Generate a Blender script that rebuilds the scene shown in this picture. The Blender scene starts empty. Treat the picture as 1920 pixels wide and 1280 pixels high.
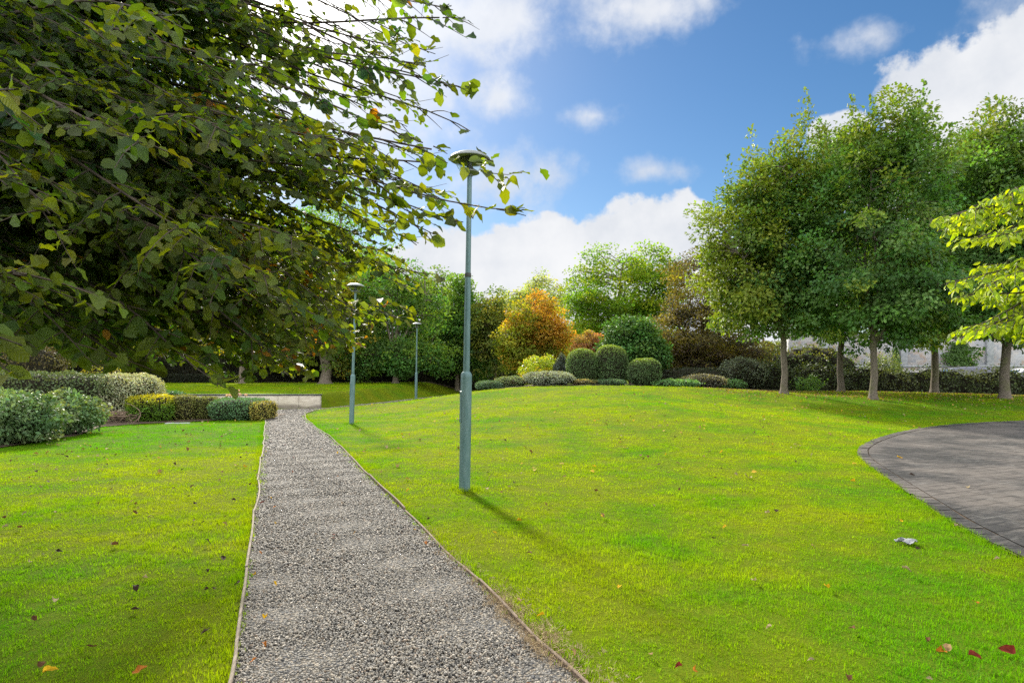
import bpy, math, random
import numpy as np
from mathutils import Vector

random.seed(7)
rng = np.random.default_rng(7)
SC = bpy.context.scene
COL = SC.collection

# ------------------------------------------------------------------ camera
EYE = 1.55          # eye height in metres
F = 1200.0          # focal length in photo pixels (1920 wide)
HZ = 700.0          # photo row of the horizon
cam_d = bpy.data.cameras.new('camera')
cam_d.sensor_fit = 'HORIZONTAL'
cam_d.sensor_width = 36.0
cam_d.lens = 36.0 * F / 1920.0
cam_d.shift_y = (HZ - 640.0) / 1920.0
cam_d.clip_start = 0.05
cam_d.clip_end = 2000.0
cam = bpy.data.objects.new('camera', cam_d)
cam.location = (0, 0, EYE)
cam.rotation_euler = (math.radians(90), 0, 0)
COL.objects.link(cam)
SC.camera = cam

# ------------------------------------------------------------------ light
SUN_AZ, SUN_EL = math.radians(-19.5), math.radians(31.0)
SUN = Vector((math.sin(SUN_AZ) * math.cos(SUN_EL), math.cos(SUN_AZ) * math.cos(SUN_EL), math.sin(SUN_EL)))
sun_d = bpy.data.lights.new('sun', 'SUN')
sun_d.energy = 4.2
sun_d.angle = math.radians(4.5)
sun_d.color = (1.0, 0.93, 0.80)
sun = bpy.data.objects.new('sun', sun_d)
sun.rotation_euler = SUN.to_track_quat('Z', 'Y').to_euler()
sun.location = (-20, 60, 40)
COL.objects.link(sun)

SC.view_settings.view_transform = 'Standard'
SC.view_settings.look = 'None'
SC.view_settings.exposure = 1.25
SC.view_settings.gamma = 1.0
SC.view_settings.use_curve_mapping = False
SC.render.engine = 'CYCLES'
SC.cycles.max_bounces = 7
SC.cycles.diffuse_bounces = 4
SC.cycles.glossy_bounces = 3
SC.cycles.transmission_bounces = 5
SC.cycles.transparent_max_bounces = 6
SC.cycles.sample_clamp_indirect = 2.5
SC.cycles.caustics_reflective = False
SC.cycles.caustics_refractive = False
SC.cycles.use_denoising = False      # keeps the leaf and grass detail crisp

world = bpy.data.worlds.new('World')
SC.world = world
world.use_nodes = True
NT = world.node_tree
NT.nodes.clear()


class G:
    """small helper for writing node graphs"""
    def __init__(s, nt):
        s.nt = nt

    def node(s, typ, **kw):
        n = s.nt.nodes.new(typ)
        for k, v in kw.items():
            setattr(n, k, v)
        return n

    def put(s, sock, v):
        if isinstance(v, bpy.types.NodeSocket):
            s.nt.links.new(v, sock)
        elif v is not None:
            sock.default_value = v

    def m(s, op, a, b=None, c=None, clamp=False):
        n = s.node('ShaderNodeMath', operation=op, use_clamp=clamp)
        s.put(n.inputs[0], a)
        if b is not None:
            s.put(n.inputs[1], b)
        if c is not None:
            s.put(n.inputs[2], c)
        return n.outputs[0]

    def mix(s, f, a, b, blend='MIX'):
        n = s.node('ShaderNodeMix', data_type='RGBA', blend_type=blend)
        s.put(n.inputs[0], f)
        s.put(n.inputs[6], a if isinstance(a, bpy.types.NodeSocket) else (*a, 1) if len(a) == 3 else a)
        s.put(n.inputs[7], b if isinstance(b, bpy.types.NodeSocket) else (*b, 1) if len(b) == 3 else b)
        return n.outputs[2]

    def noise(s, vec, scale, detail=4, rough=0.55, dist=0.0, col=False):
        n = s.node('ShaderNodeTexNoise')
        s.put(n.inputs['Vector'], vec)
        n.inputs['Scale'].default_value = scale
        n.inputs['Detail'].default_value = detail
        n.inputs['Roughness'].default_value = rough
        n.inputs['Distortion'].default_value = dist
        return n.outputs['Color' if col else 'Fac']

    def ramp(s, f, lo, hi, a=0.0, b=1.0, smooth=True):
        n = s.node('ShaderNodeMapRange', interpolation_type='SMOOTHSTEP' if smooth else 'LINEAR')
        s.put(n.inputs['Value'], f)
        n.inputs['From Min'].default_value = lo
        n.inputs['From Max'].default_value = hi
        n.inputs['To Min'].default_value = a
        n.inputs['To Max'].default_value = b
        return n.outputs[0]


def build_world():
    g = G(NT)
    out = g.node('ShaderNodeOutputWorld')
    bg = g.node('ShaderNodeBackground')
    bg.inputs['Strength'].default_value = 0.12
    sky = g.node('ShaderNodeTexSky', sky_type='NISHITA')
    sky.sun_disc = False
    sky.sun_elevation = SUN_EL
    sky.sun_rotation = SUN_AZ
    sky.air_density = 1.0
    sky.dust_density = 0.25
    sky.ozone_density = 2.5
    hs = g.node('ShaderNodeHueSaturation')
    hs.inputs['Saturation'].default_value = 1.25
    hs.inputs['Value'].default_value = 0.40
    g.put(hs.inputs['Color'], sky.outputs[0])
    tc = g.node('ShaderNodeTexCoord')
    d = tc.outputs['Generated']
    sp = g.node('ShaderNodeSeparateXYZ')
    g.put(sp.inputs[0], d)
    az = g.m('ARCTAN2', sp.outputs[0], sp.outputs[1])
    el = g.m('ARCSINE', sp.outputs[2])

    def blob(px, py, w, h, weight=1.0):
        a0 = math.atan((px - 960) / F)
        e0 = math.atan((HZ - py) / math.hypot(F, px - 960))
        sa, se = w / F, h / F
        x = g.m('MULTIPLY', g.m('SUBTRACT', az, a0), 1 / sa)
        y = g.m('MULTIPLY', g.m('SUBTRACT', el, e0), 1 / se)
        q = g.m('ADD', g.m('MULTIPLY', x, x), g.m('MULTIPLY', y, y))
        r = g.m('SUBTRACT', 1.0, g.m('SQRT', q))
        r = g.m('MAXIMUM', r, -1.0)
        return g.m('MULTIPLY', r, weight)

    n1 = g.noise(d, 9.0, 9, 0.60)
    n2 = g.noise(d, 26.0, 5, 0.55)
    turb = g.m('ADD', g.m('SUBTRACT', n1, 0.5), g.m('MULTIPLY', g.m('SUBTRACT', n2, 0.5), 0.5))
    # heaped clouds with a firm edge
    heap = None
    for b in ((1000, 500, 240, 95), (1210, 470, 150, 100), (880, 560, 330, 110), (1300, 560, 200, 110), (700, 590, 330, 130),
              (1845, 200, 165, 115), (1930, 140, 165, 105), (1950, 300, 300, 160), (1580, 250, 60, 40),
              (300, 560, 420, 170)):
        v = blob(*b)
        heap = v if heap is None else g.m('MAXIMUM', heap, v)
    heap = g.ramp(g.m('ADD', heap, g.m('MULTIPLY', turb, 1.25)), 0.0, 0.20)
    # thin drifting veils
    veil = None
    for b in ((860, 40, 300, 90, .75), (1170, 15, 180, 60, .75), (930, 180, 100, 50, .8), (1110, 218, 66, 28, .55),
              (1225, 318, 80, 26, .55), (600, 120, 330, 280, 1.0), (930, 340, 150, 80, .6), (1620, 70, 70, 24, .35), (1880, 30, 90, 60, .5)):
        v = blob(*b)
        veil = v if veil is None else g.m('MAXIMUM', veil, v)
    veil = g.m('MULTIPLY', g.ramp(g.m('ADD', veil, g.m('MULTIPLY', turb, 1.5)), -0.05, 0.75), 0.85)
    # the rest of the sky: unseen broken cloud added as fill light
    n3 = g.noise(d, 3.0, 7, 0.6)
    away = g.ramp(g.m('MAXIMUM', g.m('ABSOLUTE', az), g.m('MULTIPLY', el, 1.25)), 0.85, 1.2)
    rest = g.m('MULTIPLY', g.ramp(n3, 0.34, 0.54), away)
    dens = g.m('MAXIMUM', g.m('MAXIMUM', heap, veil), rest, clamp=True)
    shade = g.ramp(g.noise(d, 5.0, 6, 0.6), 0.3, 0.7)
    ccol = g.mix(shade, (2.45, 2.6, 2.85), (3.3, 3.33, 3.4))
    # the unseen clouds behind and overhead are brightened to give frontal fill light
    fill_col = g.mix(shade, (8.0, 8.2, 8.6), (12.0, 11.9, 11.6))
    ccol = g.mix(away, ccol, fill_col)
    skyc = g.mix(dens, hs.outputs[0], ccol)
    # bright aureole of the sun
    nrm = g.node('ShaderNodeVectorMath', operation='DOT_PRODUCT')
    g.put(nrm.inputs[0], d)
    nrm.inputs[1].default_value = SUN
    glow = g.m('POWER', g.m('MAXIMUM', nrm.outputs['Value'], 0.0), 320.0)
    glow2 = g.m('POWER', g.m('MAXIMUM', nrm.outputs['Value'], 0.0), 40.0)
    gl = g.m('ADD', g.m('MULTIPLY', glow, 14.0), g.m('MULTIPLY', glow2, 1.2))
    gc = g.mix(1.0, (1.0, 0.95, 0.85), (1, 1, 1), 'MULTIPLY')
    sc = g.node('ShaderNodeVectorMath', operation='SCALE')
    g.put(sc.inputs[0], gc)
    g.put(sc.inputs['Scale'], gl)
    ad = g.node('ShaderNodeVectorMath', operation='ADD')
    g.put(ad.inputs[0], skyc)
    g.put(ad.inputs[1], sc.outputs[0])
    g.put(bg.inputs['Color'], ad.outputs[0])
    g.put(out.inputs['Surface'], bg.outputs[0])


build_world()


# ------------------------------------------------------------------ tagging
def tag(o, label=None, cat=None, group=None, kind=None):
    if label:
        o['label'] = label
    if cat:
        o['category'] = cat
    if group:
        o['group'] = group
    if kind:
        o['kind'] = kind
    return o


def empty(name, loc=(0, 0, 0), rz=0.0):
    o = bpy.data.objects.new(name, None)
    o.empty_display_size = 0.2
    o.location = loc
    o.rotation_euler = (0, 0, rz)
    COL.objects.link(o)
    return o


# ------------------------------------------------------------------ mesh helpers
def mesh_np(name, V, faces, mat, parent=None, tint=None, uv=None, smooth=False, link=True):
    """faces: list of (n,k) int arrays. tint: per-vertex rgb. uv: per-vertex uv"""
    V = np.asarray(V, dtype=np.float32)
    me = bpy.data.meshes.new(name)
    me.vertices.add(len(V))
    me.vertices.foreach_set('co', V.ravel())
    loops = np.concatenate([f.ravel() for f in faces]).astype(np.int32)
    tot = np.concatenate([np.full(len(f), f.shape[1], dtype=np.int32) for f in faces])
    start = np.concatenate([[0], np.cumsum(tot)[:-1]]).astype(np.int32)
    me.loops.add(len(loops))
    me.loops.foreach_set('vertex_index', loops)
    me.polygons.add(len(tot))
    me.polygons.foreach_set('loop_start', start)
    try:
        me.polygons.foreach_set('loop_total', tot)
    except Exception:
        pass
    if smooth:
        me.polygons.foreach_set('use_smooth', np.ones(len(tot), dtype=bool))
    if tint is not None:
        a = me.attributes.new('tint', 'FLOAT_COLOR', 'POINT')
        c = np.ones((len(V), 4), dtype=np.float32)
        c[:, :3] = tint
        a.data.foreach_set('color', c.ravel())
    if uv is not None:
        a = me.attributes.new('leaf_uv', 'FLOAT_VECTOR', 'POINT')
        c = np.zeros((len(V), 3), dtype=np.float32)
        c[:, :2] = uv
        a.data.foreach_set('vector', c.ravel())
    me.update(calc_edges=True)
    me.validate()
    if mat is not None:
        me.materials.append(mat)
    o = bpy.data.objects.new(name, me)
    if link:
        COL.objects.link(o)
    if parent is not None:
        o.parent = parent
    return o


class MB:
    """collects tubes, boxes and lathes, then becomes one mesh object"""
    def __init__(s):
        s.V, s.F, s.n = [], [], 0

    def add(s, V, F):
        V = np.asarray(V, dtype=float).reshape(-1, 3)
        for f in F:
            s.F.append(np.asarray(f, dtype=int) + s.n)
        s.V.append(V)
        s.n += len(V)

    def tube(s, pts, rad, sides=8, cap=True):
        P = np.asarray(pts, dtype=float)
        R = np.broadcast_to(np.asarray(rad, dtype=float), (len(P),))
        T = np.gradient(P, axis=0)
        T /= np.linalg.norm(T, axis=1, keepdims=True) + 1e-9
        ref = np.array([0, 0, 1.0]) if abs(T[0][2]) < 0.9 else np.array([1.0, 0, 0])
        U = np.cross(T, ref)
        U /= np.linalg.norm(U, axis=1, keepdims=True) + 1e-9
        W = np.cross(U, T)
        a = np.arange(sides) / sides * 2 * np.pi
        ring = P[:, None] + R[:, None, None] * (np.cos(a)[None, :, None] * U[:, None] + np.sin(a)[None, :, None] * W[:, None])
        i = np.arange(len(P) - 1)[:, None] * sides
        j = np.arange(sides)[None]
        k = (j + 1) % sides
        F = [np.stack([i + j, i + k, i + sides + k, i + sides + j], -1).reshape(-1, 4)]
        if cap:
            F.append(np.arange(sides)[None])
            F.append((np.arange(sides)[::-1] + (len(P) - 1) * sides)[None])
        s.add(ring.reshape(-1, 3), F)

    def lathe(s, prof, sides=32, c=(0, 0, 0)):
        """prof: list of (r, z)"""
        prof = np.asarray(prof, dtype=float)
        a = np.arange(sides) / sides * 2 * np.pi
        V = np.stack([prof[:, 0:1] * np.cos(a), prof[:, 0:1] * np.sin(a), np.repeat(prof[:, 1:2], sides, 1)], -1)
        i = np.arange(len(prof) - 1)[:, None] * sides
        j = np.arange(sides)[None]
        k = (j + 1) % sides
        F = np.stack([i + j, i + k, i + sides + k, i + sides + j], -1).reshape(-1, 4)
        s.add(V.reshape(-1, 3) + np.asarray(c), [F])

    def box(s, lo, hi):
        x0, y0, z0 = lo
        x1, y1, z1 = hi
        V = [(x0, y0, z0), (x1, y0, z0), (x1, y1, z0), (x0, y1, z0), (x0, y0, z1), (x1, y0, z1), (x1, y1, z1), (x0, y1, z1)]
        F = np.array([[0, 3, 2, 1], [4, 5, 6, 7], [0, 1, 5, 4], [1, 2, 6, 5], [2, 3, 7, 6], [3, 0, 4, 7]])
        s.add(V, [F])

    def build(s, name, mat, parent=None, smooth=True, bevel=0.0, auto=35):
        by = {}
        for f in s.F:
            by.setdefault(f.shape[1], []).append(f)
        faces = [np.concatenate(v) for v in by.values()]
        o = mesh_np(name, np.concatenate(s.V), faces, mat, parent, smooth=False)
        if smooth:
            me = o.data
            me.polygons.foreach_set('use_smooth', np.ones(len(me.polygons), dtype=bool))
            me.set_sharp_from_angle(angle=math.radians(auto))
        if bevel:
            m = o.modifiers.new('bevel', 'BEVEL')
            m.width = bevel
            m.segments = 2
            m.limit_method = 'ANGLE'
        return o


def norm(a):
    return a / (np.linalg.norm(a, axis=-1, keepdims=True) + 1e-9)


def leaf_template(kind):
    """returns u (side), t (along), margin wave, faces"""
    if kind == 'far':      # folded diamond
        u = np.array([0, -1, 1, 0.])
        t = np.array([0, .45, .5, 1.])
        F = [np.array([[0, 3, 1], [0, 2, 3]])]
        return u, t, np.ones(4), F
    if kind == 'lobed':    # small three-lobed maple leaf
        u = np.array([0, -.95, -.45, -.6, 0, .6, .45, .95])
        t = np.array([0, .35, .5, .85, 1.05, .85, .5, .35])
        F = [np.array([[0, 2, 1], [0, 4, 2], [2, 4, 3], [0, 7, 6], [0, 6, 4], [6, 5, 4]])]
        return u, t, np.ones(8), F
    st = [0, .12, .3, .5, .7, .87, 1.0] if kind == 'near' else [0, .3, .68, 1.0]
    if kind == 'lance':
        st = [0, .2, .5, .8, 1.0]
    u, t, idx = [], [], []
    for q in st:
        if q in (0, 1.0):
            idx.append((len(u),))
            u.append(0); t.append(q)
            continue
        if kind == 'lance':
            w = math.sin(math.pi * q ** 0.85) ** 0.8
        else:
            w = math.sin(math.pi * q ** 0.9) ** 0.62
        sc = 1.0 + (0.11 if len(idx) % 2 else -0.10) * (kind == 'near')
        idx.append((len(u), len(u) + 1, len(u) + 2))
        u += [-w * sc, 0, w * (2 - sc)]; t += [q, q, q]
    tri, quad = [], []
    for a, b in zip(idx[:-1], idx[1:]):
        if len(a) == 1:
            tri += [[a[0], b[1], b[0]], [a[0], b[2], b[1]]]
        elif len(b) == 1:
            tri += [[a[0], a[1], b[0]], [a[1], a[2], b[0]]]
        else:
            quad += [[a[0], a[1], b[1], b[0]], [a[1], a[2], b[2], b[1]]]
    return np.array(u), np.array(t), np.ones(len(u)), [np.array(f) for f in (tri, quad) if f]


def leaves(P, A, Nn, L, W, tint, kind='far', fold=0.25, curl=0.15, wave=0.0):
    """vectorised leaves: P base, A axis, Nn approx normal. returns V, faces, tint, uv"""
    n = len(P)
    A = norm(A)
    S = norm(np.cross(A, Nn))
    Nn = np.cross(S, A)
    u, t, _, F = leaf_template(kind)
    k = len(u)
    L = np.broadcast_to(L, (n,))[:, None]
    W = np.broadcast_to(W, (n,))[:, None]
    fold = np.broadcast_to(fold, (n,))[:, None]
    curl = np.broadcast_to(curl, (n,))[:, None]
    ph = rng.uniform(0, 6.28, (n, 1))
    z = fold * np.abs(u)[None] * W - curl * (t ** 2)[None] * L + wave * np.sin(9 * t[None] + ph) * np.abs(u)[None] * W
    V = P[:, None] + A[:, None] * (L * t[None])[..., None] + S[:, None] * (W * u[None])[..., None] + Nn[:, None] * z[..., None]
    off = (np.arange(n) * k)[:, None, None]
    faces = [(f[None] + off).reshape(-1, f.shape[1]) for f in F]
    tt = np.repeat(np.asarray(tint), k, axis=0)
    uv = np.tile(np.stack([u, t], -1), (n, 1))
    return V.reshape(-1, 3), faces, tt, uv


def join_leaves(parts):
    V, F, T, U, o = [], {}, [], [], 0
    for v, fs, t, u in parts:
        for f in fs:
            F.setdefault(f.shape[1], []).append(f + o)
        V.append(v); T.append(t); U.append(u); o += len(v)
    return np.concatenate(V), [np.concatenate(f) for f in F.values()], np.concatenate(T), np.concatenate(U)


# ------------------------------------------------------------------ materials
MATS = {}


def mat_new(name):
    m = bpy.data.materials.new(name)
    m.use_nodes = True
    nt = m.node_tree
    nt.nodes.clear()
    g = G(nt)
    out = g.node('ShaderNodeOutputMaterial')
    return m, g, out


def pbsdf(g, color, rough=0.7, spec=0.4, metal=0.0, normal=None):
    b = g.node('ShaderNodeBsdfPrincipled')
    g.put(b.inputs['Base Color'], color if isinstance(color, bpy.types.NodeSocket) else (*color, 1))
    g.put(b.inputs['Roughness'], rough)
    g.put(b.inputs['Specular IOR Level'], spec)
    g.put(b.inputs['Metallic'], metal)
    if normal is not None:
        g.put(b.inputs['Normal'], normal)
    return b


def bump(g, h, strength=0.5, dist=0.02):
    b = g.node('ShaderNodeBump')
    b.inputs['Strength'].default_value = strength
    b.inputs['Distance'].default_value = dist
    g.put(b.inputs['Height'], h)
    return b.outputs[0]


def leaf_mat(name, trans=0.4, rough=0.45, spec=0.25, warm=(1.5, 1.35, 0.40), veins=False, instancer=False, face=1.0):
    m, g, out = mat_new(name)
    at = g.node('ShaderNodeAttribute', attribute_name='tint')
    if instancer:
        at.attribute_type = 'INSTANCER'
    col = at.outputs['Color']
    tcol = g.mix(1.0, col, warm, 'MULTIPLY')
    if face != 1.0:      # leaf faces reflect less than they let through
        col = g.mix(1.0, col, (face, face, face), 'MULTIPLY')
    nrm = None
    if veins:
        uv = g.node('ShaderNodeAttribute', attribute_name='leaf_uv')
        s = g.node('ShaderNodeSeparateXYZ')
        g.put(s.inputs[0], uv.outputs['Vector'])
        ph = g.m('SUBTRACT', g.m('MULTIPLY', s.outputs[1], 9.0), g.m('MULTIPLY', g.m('ABSOLUTE', s.outputs[0]), 2.2))
        fr = g.m('ABSOLUTE', g.m('SUBTRACT', g.m('FRACT', ph), 0.5))
        v = g.ramp(fr, 0.0, 0.13, 1, 0)
        mid = g.ramp(g.m('ABSOLUTE', s.outputs[0]), 0.0, 0.07, 1, 0)
        v = g.m('MAXIMUM', v, mid)
        tcol = g.mix(g.m('MULTIPLY', v, 0.45), tcol, g.mix(1.0, tcol, (.45, .5, .4), 'MULTIPLY'))
        nrm = bump(g, g.m('SUBTRACT', 1.0, fr), 0.6, 0.006)
        geo = g.node('ShaderNodeNewGeometry')
        blot = g.ramp(g.noise(geo.outputs['Position'], 55, 3), 0.56, 0.74)
        col = g.mix(g.m('MULTIPLY', blot, 0.3), col, g.mix(1.0, col, (1.5, 1.1, .5), 'MULTIPLY'))
    b = pbsdf(g, col, rough, spec, normal=nrm)
    t = g.node('ShaderNodeBsdfTranslucent')
    g.put(t.inputs['Color'], tcol)
    mx = g.node('ShaderNodeMixShader')
    mx.inputs[0].default_value = trans
    g.put(mx.inputs[1], b.outputs[0])
    g.put(mx.inputs[2], t.outputs[0])
    g.put(out.inputs['Surface'], mx.outputs[0])
    return m


def bark_mat(name, c1, c2, scale=1.0, moss=0.25):
    m, g, out = mat_new(name)
    geo = g.node('ShaderNodeNewGeometry')
    mp = g.node('ShaderNodeMapping')
    mp.inputs['Scale'].default_value = (9 * scale, 9 * scale, 2.2 * scale)
    g.put(mp.inputs[0], geo.outputs['Position'])
    n = g.noise(mp.outputs[0], 3.0, 6, 0.65)
    c = g.mix(g.ramp(n, 0.3, 0.7), c1, c2)
    mo = g.ramp(g.noise(geo.outputs['Position'], 2.4, 4), 0.5, 0.7)
    c = g.mix(g.m('MULTIPLY', mo, moss), c, (0.10, 0.12, 0.03))
    b = pbsdf(g, c, 0.9, 0.15, normal=bump(g, n, 0.9, 0.03))
    g.put(out.inputs['Surface'], b.outputs[0])
    return m


def plain_mat(name, c1, c2, scale=6.0, rough=0.8, spec=0.3, metal=0.0, bmp=0.3, dist=0.01):
    m, g, out = mat_new(name)
    geo = g.node('ShaderNodeNewGeometry')
    n = g.noise(geo.outputs['Position'], scale, 6, 0.6)
    c = g.mix(g.ramp(n, 0.3, 0.7), c1, c2)
    b = pbsdf(g, c, rough, spec, metal, normal=bump(g, n, bmp, dist) if bmp else None)
    g.put(out.inputs['Surface'], b.outputs[0])
    return m


M = {}
M['leaf'] = leaf_mat('leaf', 0.42)
M['leaf_maple'] = leaf_mat('maple_leaf', 0.40, 0.5, 0.22, (1.25, 1.35, 0.40))
M['leaf_far'] = leaf_mat('far_leaf', 0.50, 0.6, 0.12, (1.45, 1.4, 0.40))
M['leaf_gloss'] = leaf_mat('glossy_leaf', 0.25, 0.55, 0.22)
M['leaf_near'] = leaf_mat('near_leaf', 0.5, 0.50, 0.34, (2.4, 2.1, 0.26), veins=True, face=.62)
M['leaf_bright'] = leaf_mat('bright_leaf', 0.5, 0.45, 0.4, (1.5, 1.4, 0.30), veins=True)
M['bark'] = bark_mat('bark', (0.10, 0.08, 0.06), (0.24, 0.20, 0.16), 1.0)
M['bark_dark'] = bark_mat('dark_bark', (0.035, 0.028, 0.022), (0.10, 0.08, 0.06), 1.0, .15)
M['bark_maple'] = bark_mat('maple_bark', (0.075, 0.062, 0.05), (0.20, 0.17, 0.135), 1.6, .4)
M['twig'] = plain_mat('twig', (0.030, 0.022, 0.018), (0.075, 0.055, 0.04), 9, 0.8, .3)
M['twig_core'] = plain_mat('shrub_twigs', (0.012, 0.013, 0.008), (0.03, 0.026, 0.016), 14, 0.95, .1, 0, 1.0, .05)
M['soil'] = plain_mat('soil', (0.045, 0.032, 0.022), (0.12, 0.088, 0.062), 7, 0.95, .15, 0, 0.8, .03)


# ------------------------------------------------------------------ terrain
def W3(px, py, d):
    """photo pixel seen at distance d -> a point in the park"""
    return ((px - 960) / F * d, d, EYE - (py - HZ) / F * d)


def flat(px, py):
    """photo pixel on the level ground"""
    d = F * EYE / (py - HZ)
    return ((px - 960) / F * d, d)


LEFT_EDGE = [flat(*p) for p in ((434, 1280), (443, 1212), (453, 1140), (463, 1084), (469, 1021), (478, 956), (485, 905), (489.5, 866), (493, 838), (496, 808),
                                (498, 790), (503, 776), (510, 768.5))] + [(-8.55, 28.42), (-8.2, 30.0), (-7.3, 33.8), (-5.9, 40.5), (-4.1, 49), (-2.2, 58)]
RIGHT_EDGE = [flat(*p) for p in ((1094, 1280), (1018, 1212), (950, 1143), (893, 1088), (840, 1040), (795, 994), (748, 948), (690, 892), (648, 848), (612, 815),
                                 (583, 794), (573, 782), (580, 773.5))] + [(-7.55, 28.4), (-7.1, 30.0), (-6.15, 33.8), (-4.8, 40.5), (-3.0, 49), (-1.1, 58)]
# the path runs on past the viewer
LEFT_EDGE = [(1.1, -4.0), (-0.62, 0.9)] + LEFT_EDGE[:1] + LEFT_EDGE[1:]
RIGHT_EDGE = [(2.85, -4.0), (1.15, 0.9)] + RIGHT_EDGE


def resample(poly, n):
    p = np.asarray(poly, dtype=float)
    s = np.concatenate([[0], np.cumsum(np.linalg.norm(np.diff(p, axis=0), axis=1))])
    q = np.linspace(0, s[-1], n)
    return np.stack([np.interp(q, s, p[:, k]) for k in range(p.shape[1])], -1)


def smooth_pair(L, R, per=14):
    """catmull-rom through matched stations"""
    def cr(p):
        p = np.asarray(p, dtype=float)
        p = np.vstack([2 * p[0] - p[1], p, 2 * p[-1] - p[-2]])
        out = []
        for i in range(1, len(p) - 2):
            t = np.linspace(0, 1, per, endpoint=False)[:, None]
            a, b, c, d = p[i - 1], p[i], p[i + 1], p[i + 2]
            out.append(0.5 * (2 * b + (c - a) * t + (2 * a - 5 * b + 4 * c - d) * t ** 2 + (3 * b - a - 3 * c + d) * t ** 3))
        out.append(p[-2][None])
        return np.vstack(out)
    return cr(L), cr(R)


PL = smooth_pair(LEFT_EDGE, LEFT_EDGE)[0]
PR = smooth_pair(RIGHT_EDGE, RIGHT_EDGE)[0]
_y = np.concatenate([np.linspace(-3.9, 2, 20), np.linspace(2.1, 24, 200), np.linspace(24.1, 57.8, 120)])
PL = np.stack([np.interp(_y, PL[:, 1], PL[:, 0]), _y], -1)
PR = np.stack([np.interp(_y, PR[:, 1], PR[:, 0]), _y], -1)
PATH_POLY = np.vstack([PL, PR[::-1]])

pave_px = [(1920, 1048), (1880, 1030), (1835, 1007), (1790, 982), (1745, 953), (1705, 926), (1668, 901), (1638, 880), (1617, 864), (1607, 851),
           (1611, 839), (1635, 826), (1672, 814), (1720, 804), (1775, 797), (1840, 792.5), (1920, 789)]
PAVE_EDGE = [(8.5, -6.0), (5.8, 0.0), (4.65, 2.6), (4.27, 4.2)] + [flat(*p) for p in pave_px] + [(20.5, 22.2), (26, 22.8), (34, 22.0), (48, 20)]
PAVE_EDGE = smooth_pair(PAVE_EDGE, PAVE_EDGE, 10)[0]
PAVE_POLY = np.vstack([PAVE_EDGE, [[48, -6]]])


def inside(poly, x, y):
    x = np.asarray(x, dtype=float); y = np.asarray(y, dtype=float)
    r = np.zeros(x.shape, dtype=bool)
    p = np.asarray(poly)
    bx = (x >= p[:, 0].min()) & (x <= p[:, 0].max()) & (y >= p[:, 1].min()) & (y <= p[:, 1].max())
    xs, ys = x[bx], y[bx]
    rr = np.zeros(xs.shape, dtype=bool)
    q = np.roll(p, 1, axis=0)
    for (x1, y1), (x2, y2) in zip(p, q):
        if y1 == y2:
            continue
        c = (y1 > ys) != (y2 > ys)
        rr ^= c & (xs < (x2 - x1) * (ys - y1) / (y2 - y1) + x1)
    r[bx] = rr
    return r


ctrl = []
for p in LEFT_EDGE + RIGHT_EDGE:
    ctrl.append((p[0], p[1], 0.0))
for p in PAVE_EDGE[::7]:
    ctrl.append((p[0], p[1], 0.0))
for p in ((-10, 13), (-6, 8), (-4, 4), (-12, 20), (-3, 2), (-15, 5), (-20, 15), (-8, -4), (3, -4), (-20, -10), (20, -10), (2.2, 4), (3.0, 6.5),
          (1.4, 8.5), (-0.62, 8.45), (12, 12), (20, 16), (14, 5), (28, 18), (40, 20), (40, 0), (60, 10), (-40, 0), (-40, 30), (-16, 26), (-60, 20),
          (-4.8, 19.5), (3.6, 9.5)):
    ctrl.append((*p, 0.0))
for p in ((600, 768.5, 26), (700, 758, 27), (780, 751.5, 28), (860, 740, 29), (900, 733.5, 29), (1000, 729, 28), (1100, 727, 28), (1200, 726.5, 28), (1300, 729, 28),
          (1400, 734, 28), (1470, 738, 28), (1577, 733.5, 33), (1637, 748, 26), (1752, 737.5, 32), (1884, 746, 27), (1550, 741, 29), (2000, 748, 28), (2200, 752, 30),
          (1600, 735, 37), (1750, 736.5, 37), (1900, 741, 36), (1480, 735, 34)):
    ctrl.append(W3(*p))
for p in ((-0.5, 15, .12), (2, 15, .24), (5, 14, .14), (3.4, 20, .58), (0, 20, .40), (7, 20, .38), (10, 22.5, .22), (-2.5, 20, .14), (-4, 25, .18), (13.5, 23, .22),
          (1, 34, .92), (5, 34, .92), (9, 34, .85), (13, 36, .7), (3, 45, .85), (10, 45, .7), (0.5, 50, .7), (18, 45, .5), (30, 45, .35), (25, 60, .3), (45, 40, .3),
          (0, 75, .85), (-20, 75, .85), (20, 80, .6), (60, 80, .4), (-60, 80, .8), (80, 30, .3), (0, 140, .8), (120, 120, .5), (-120, 120, .8), (100, -60, 0), (-100, -60, 0), (0, -80, 0)):
    ctrl.append(p)
ctrl = np.array(ctrl)


def tps_fit(c):
    n = len(c)
    xy = c[:, :2]
    r2 = ((xy[:, None] - xy[None]) ** 2).sum(-1)
    K = np.where(r2 > 1e-12, 0.5 * r2 * np.log(r2 + 1e-12), 0) + np.eye(n) * 0.8
    P = np.hstack([np.ones((n, 1)), xy])
    A = np.zeros((n + 3, n + 3))
    A[:n, :n] = K; A[:n, n:] = P; A[n:, :n] = P.T
    return np.linalg.solve(A, np.concatenate([c[:, 2], np.zeros(3)]))


TPS = tps_fit(ctrl)


def tps(x, y):
    x = np.asarray(x, dtype=float); y = np.asarray(y, dtype=float)
    o = np.zeros(x.shape)
    xf, yf, of = x.ravel(), y.ravel(), o.reshape(-1)
    for i in range(0, len(xf), 20000):
        a, b = xf[i:i + 20000], yf[i:i + 20000]
        r2 = (a[:, None] - ctrl[None, :, 0]) ** 2 + (b[:, None] - ctrl[None, :, 1]) ** 2
        of[i:i + 20000] = (0.5 * r2 * np.log(r2 + 1e-12)) @ TPS[:-3] + TPS[-3] + TPS[-2] * a + TPS[-1] * b
    return of.reshape(x.shape)


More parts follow.
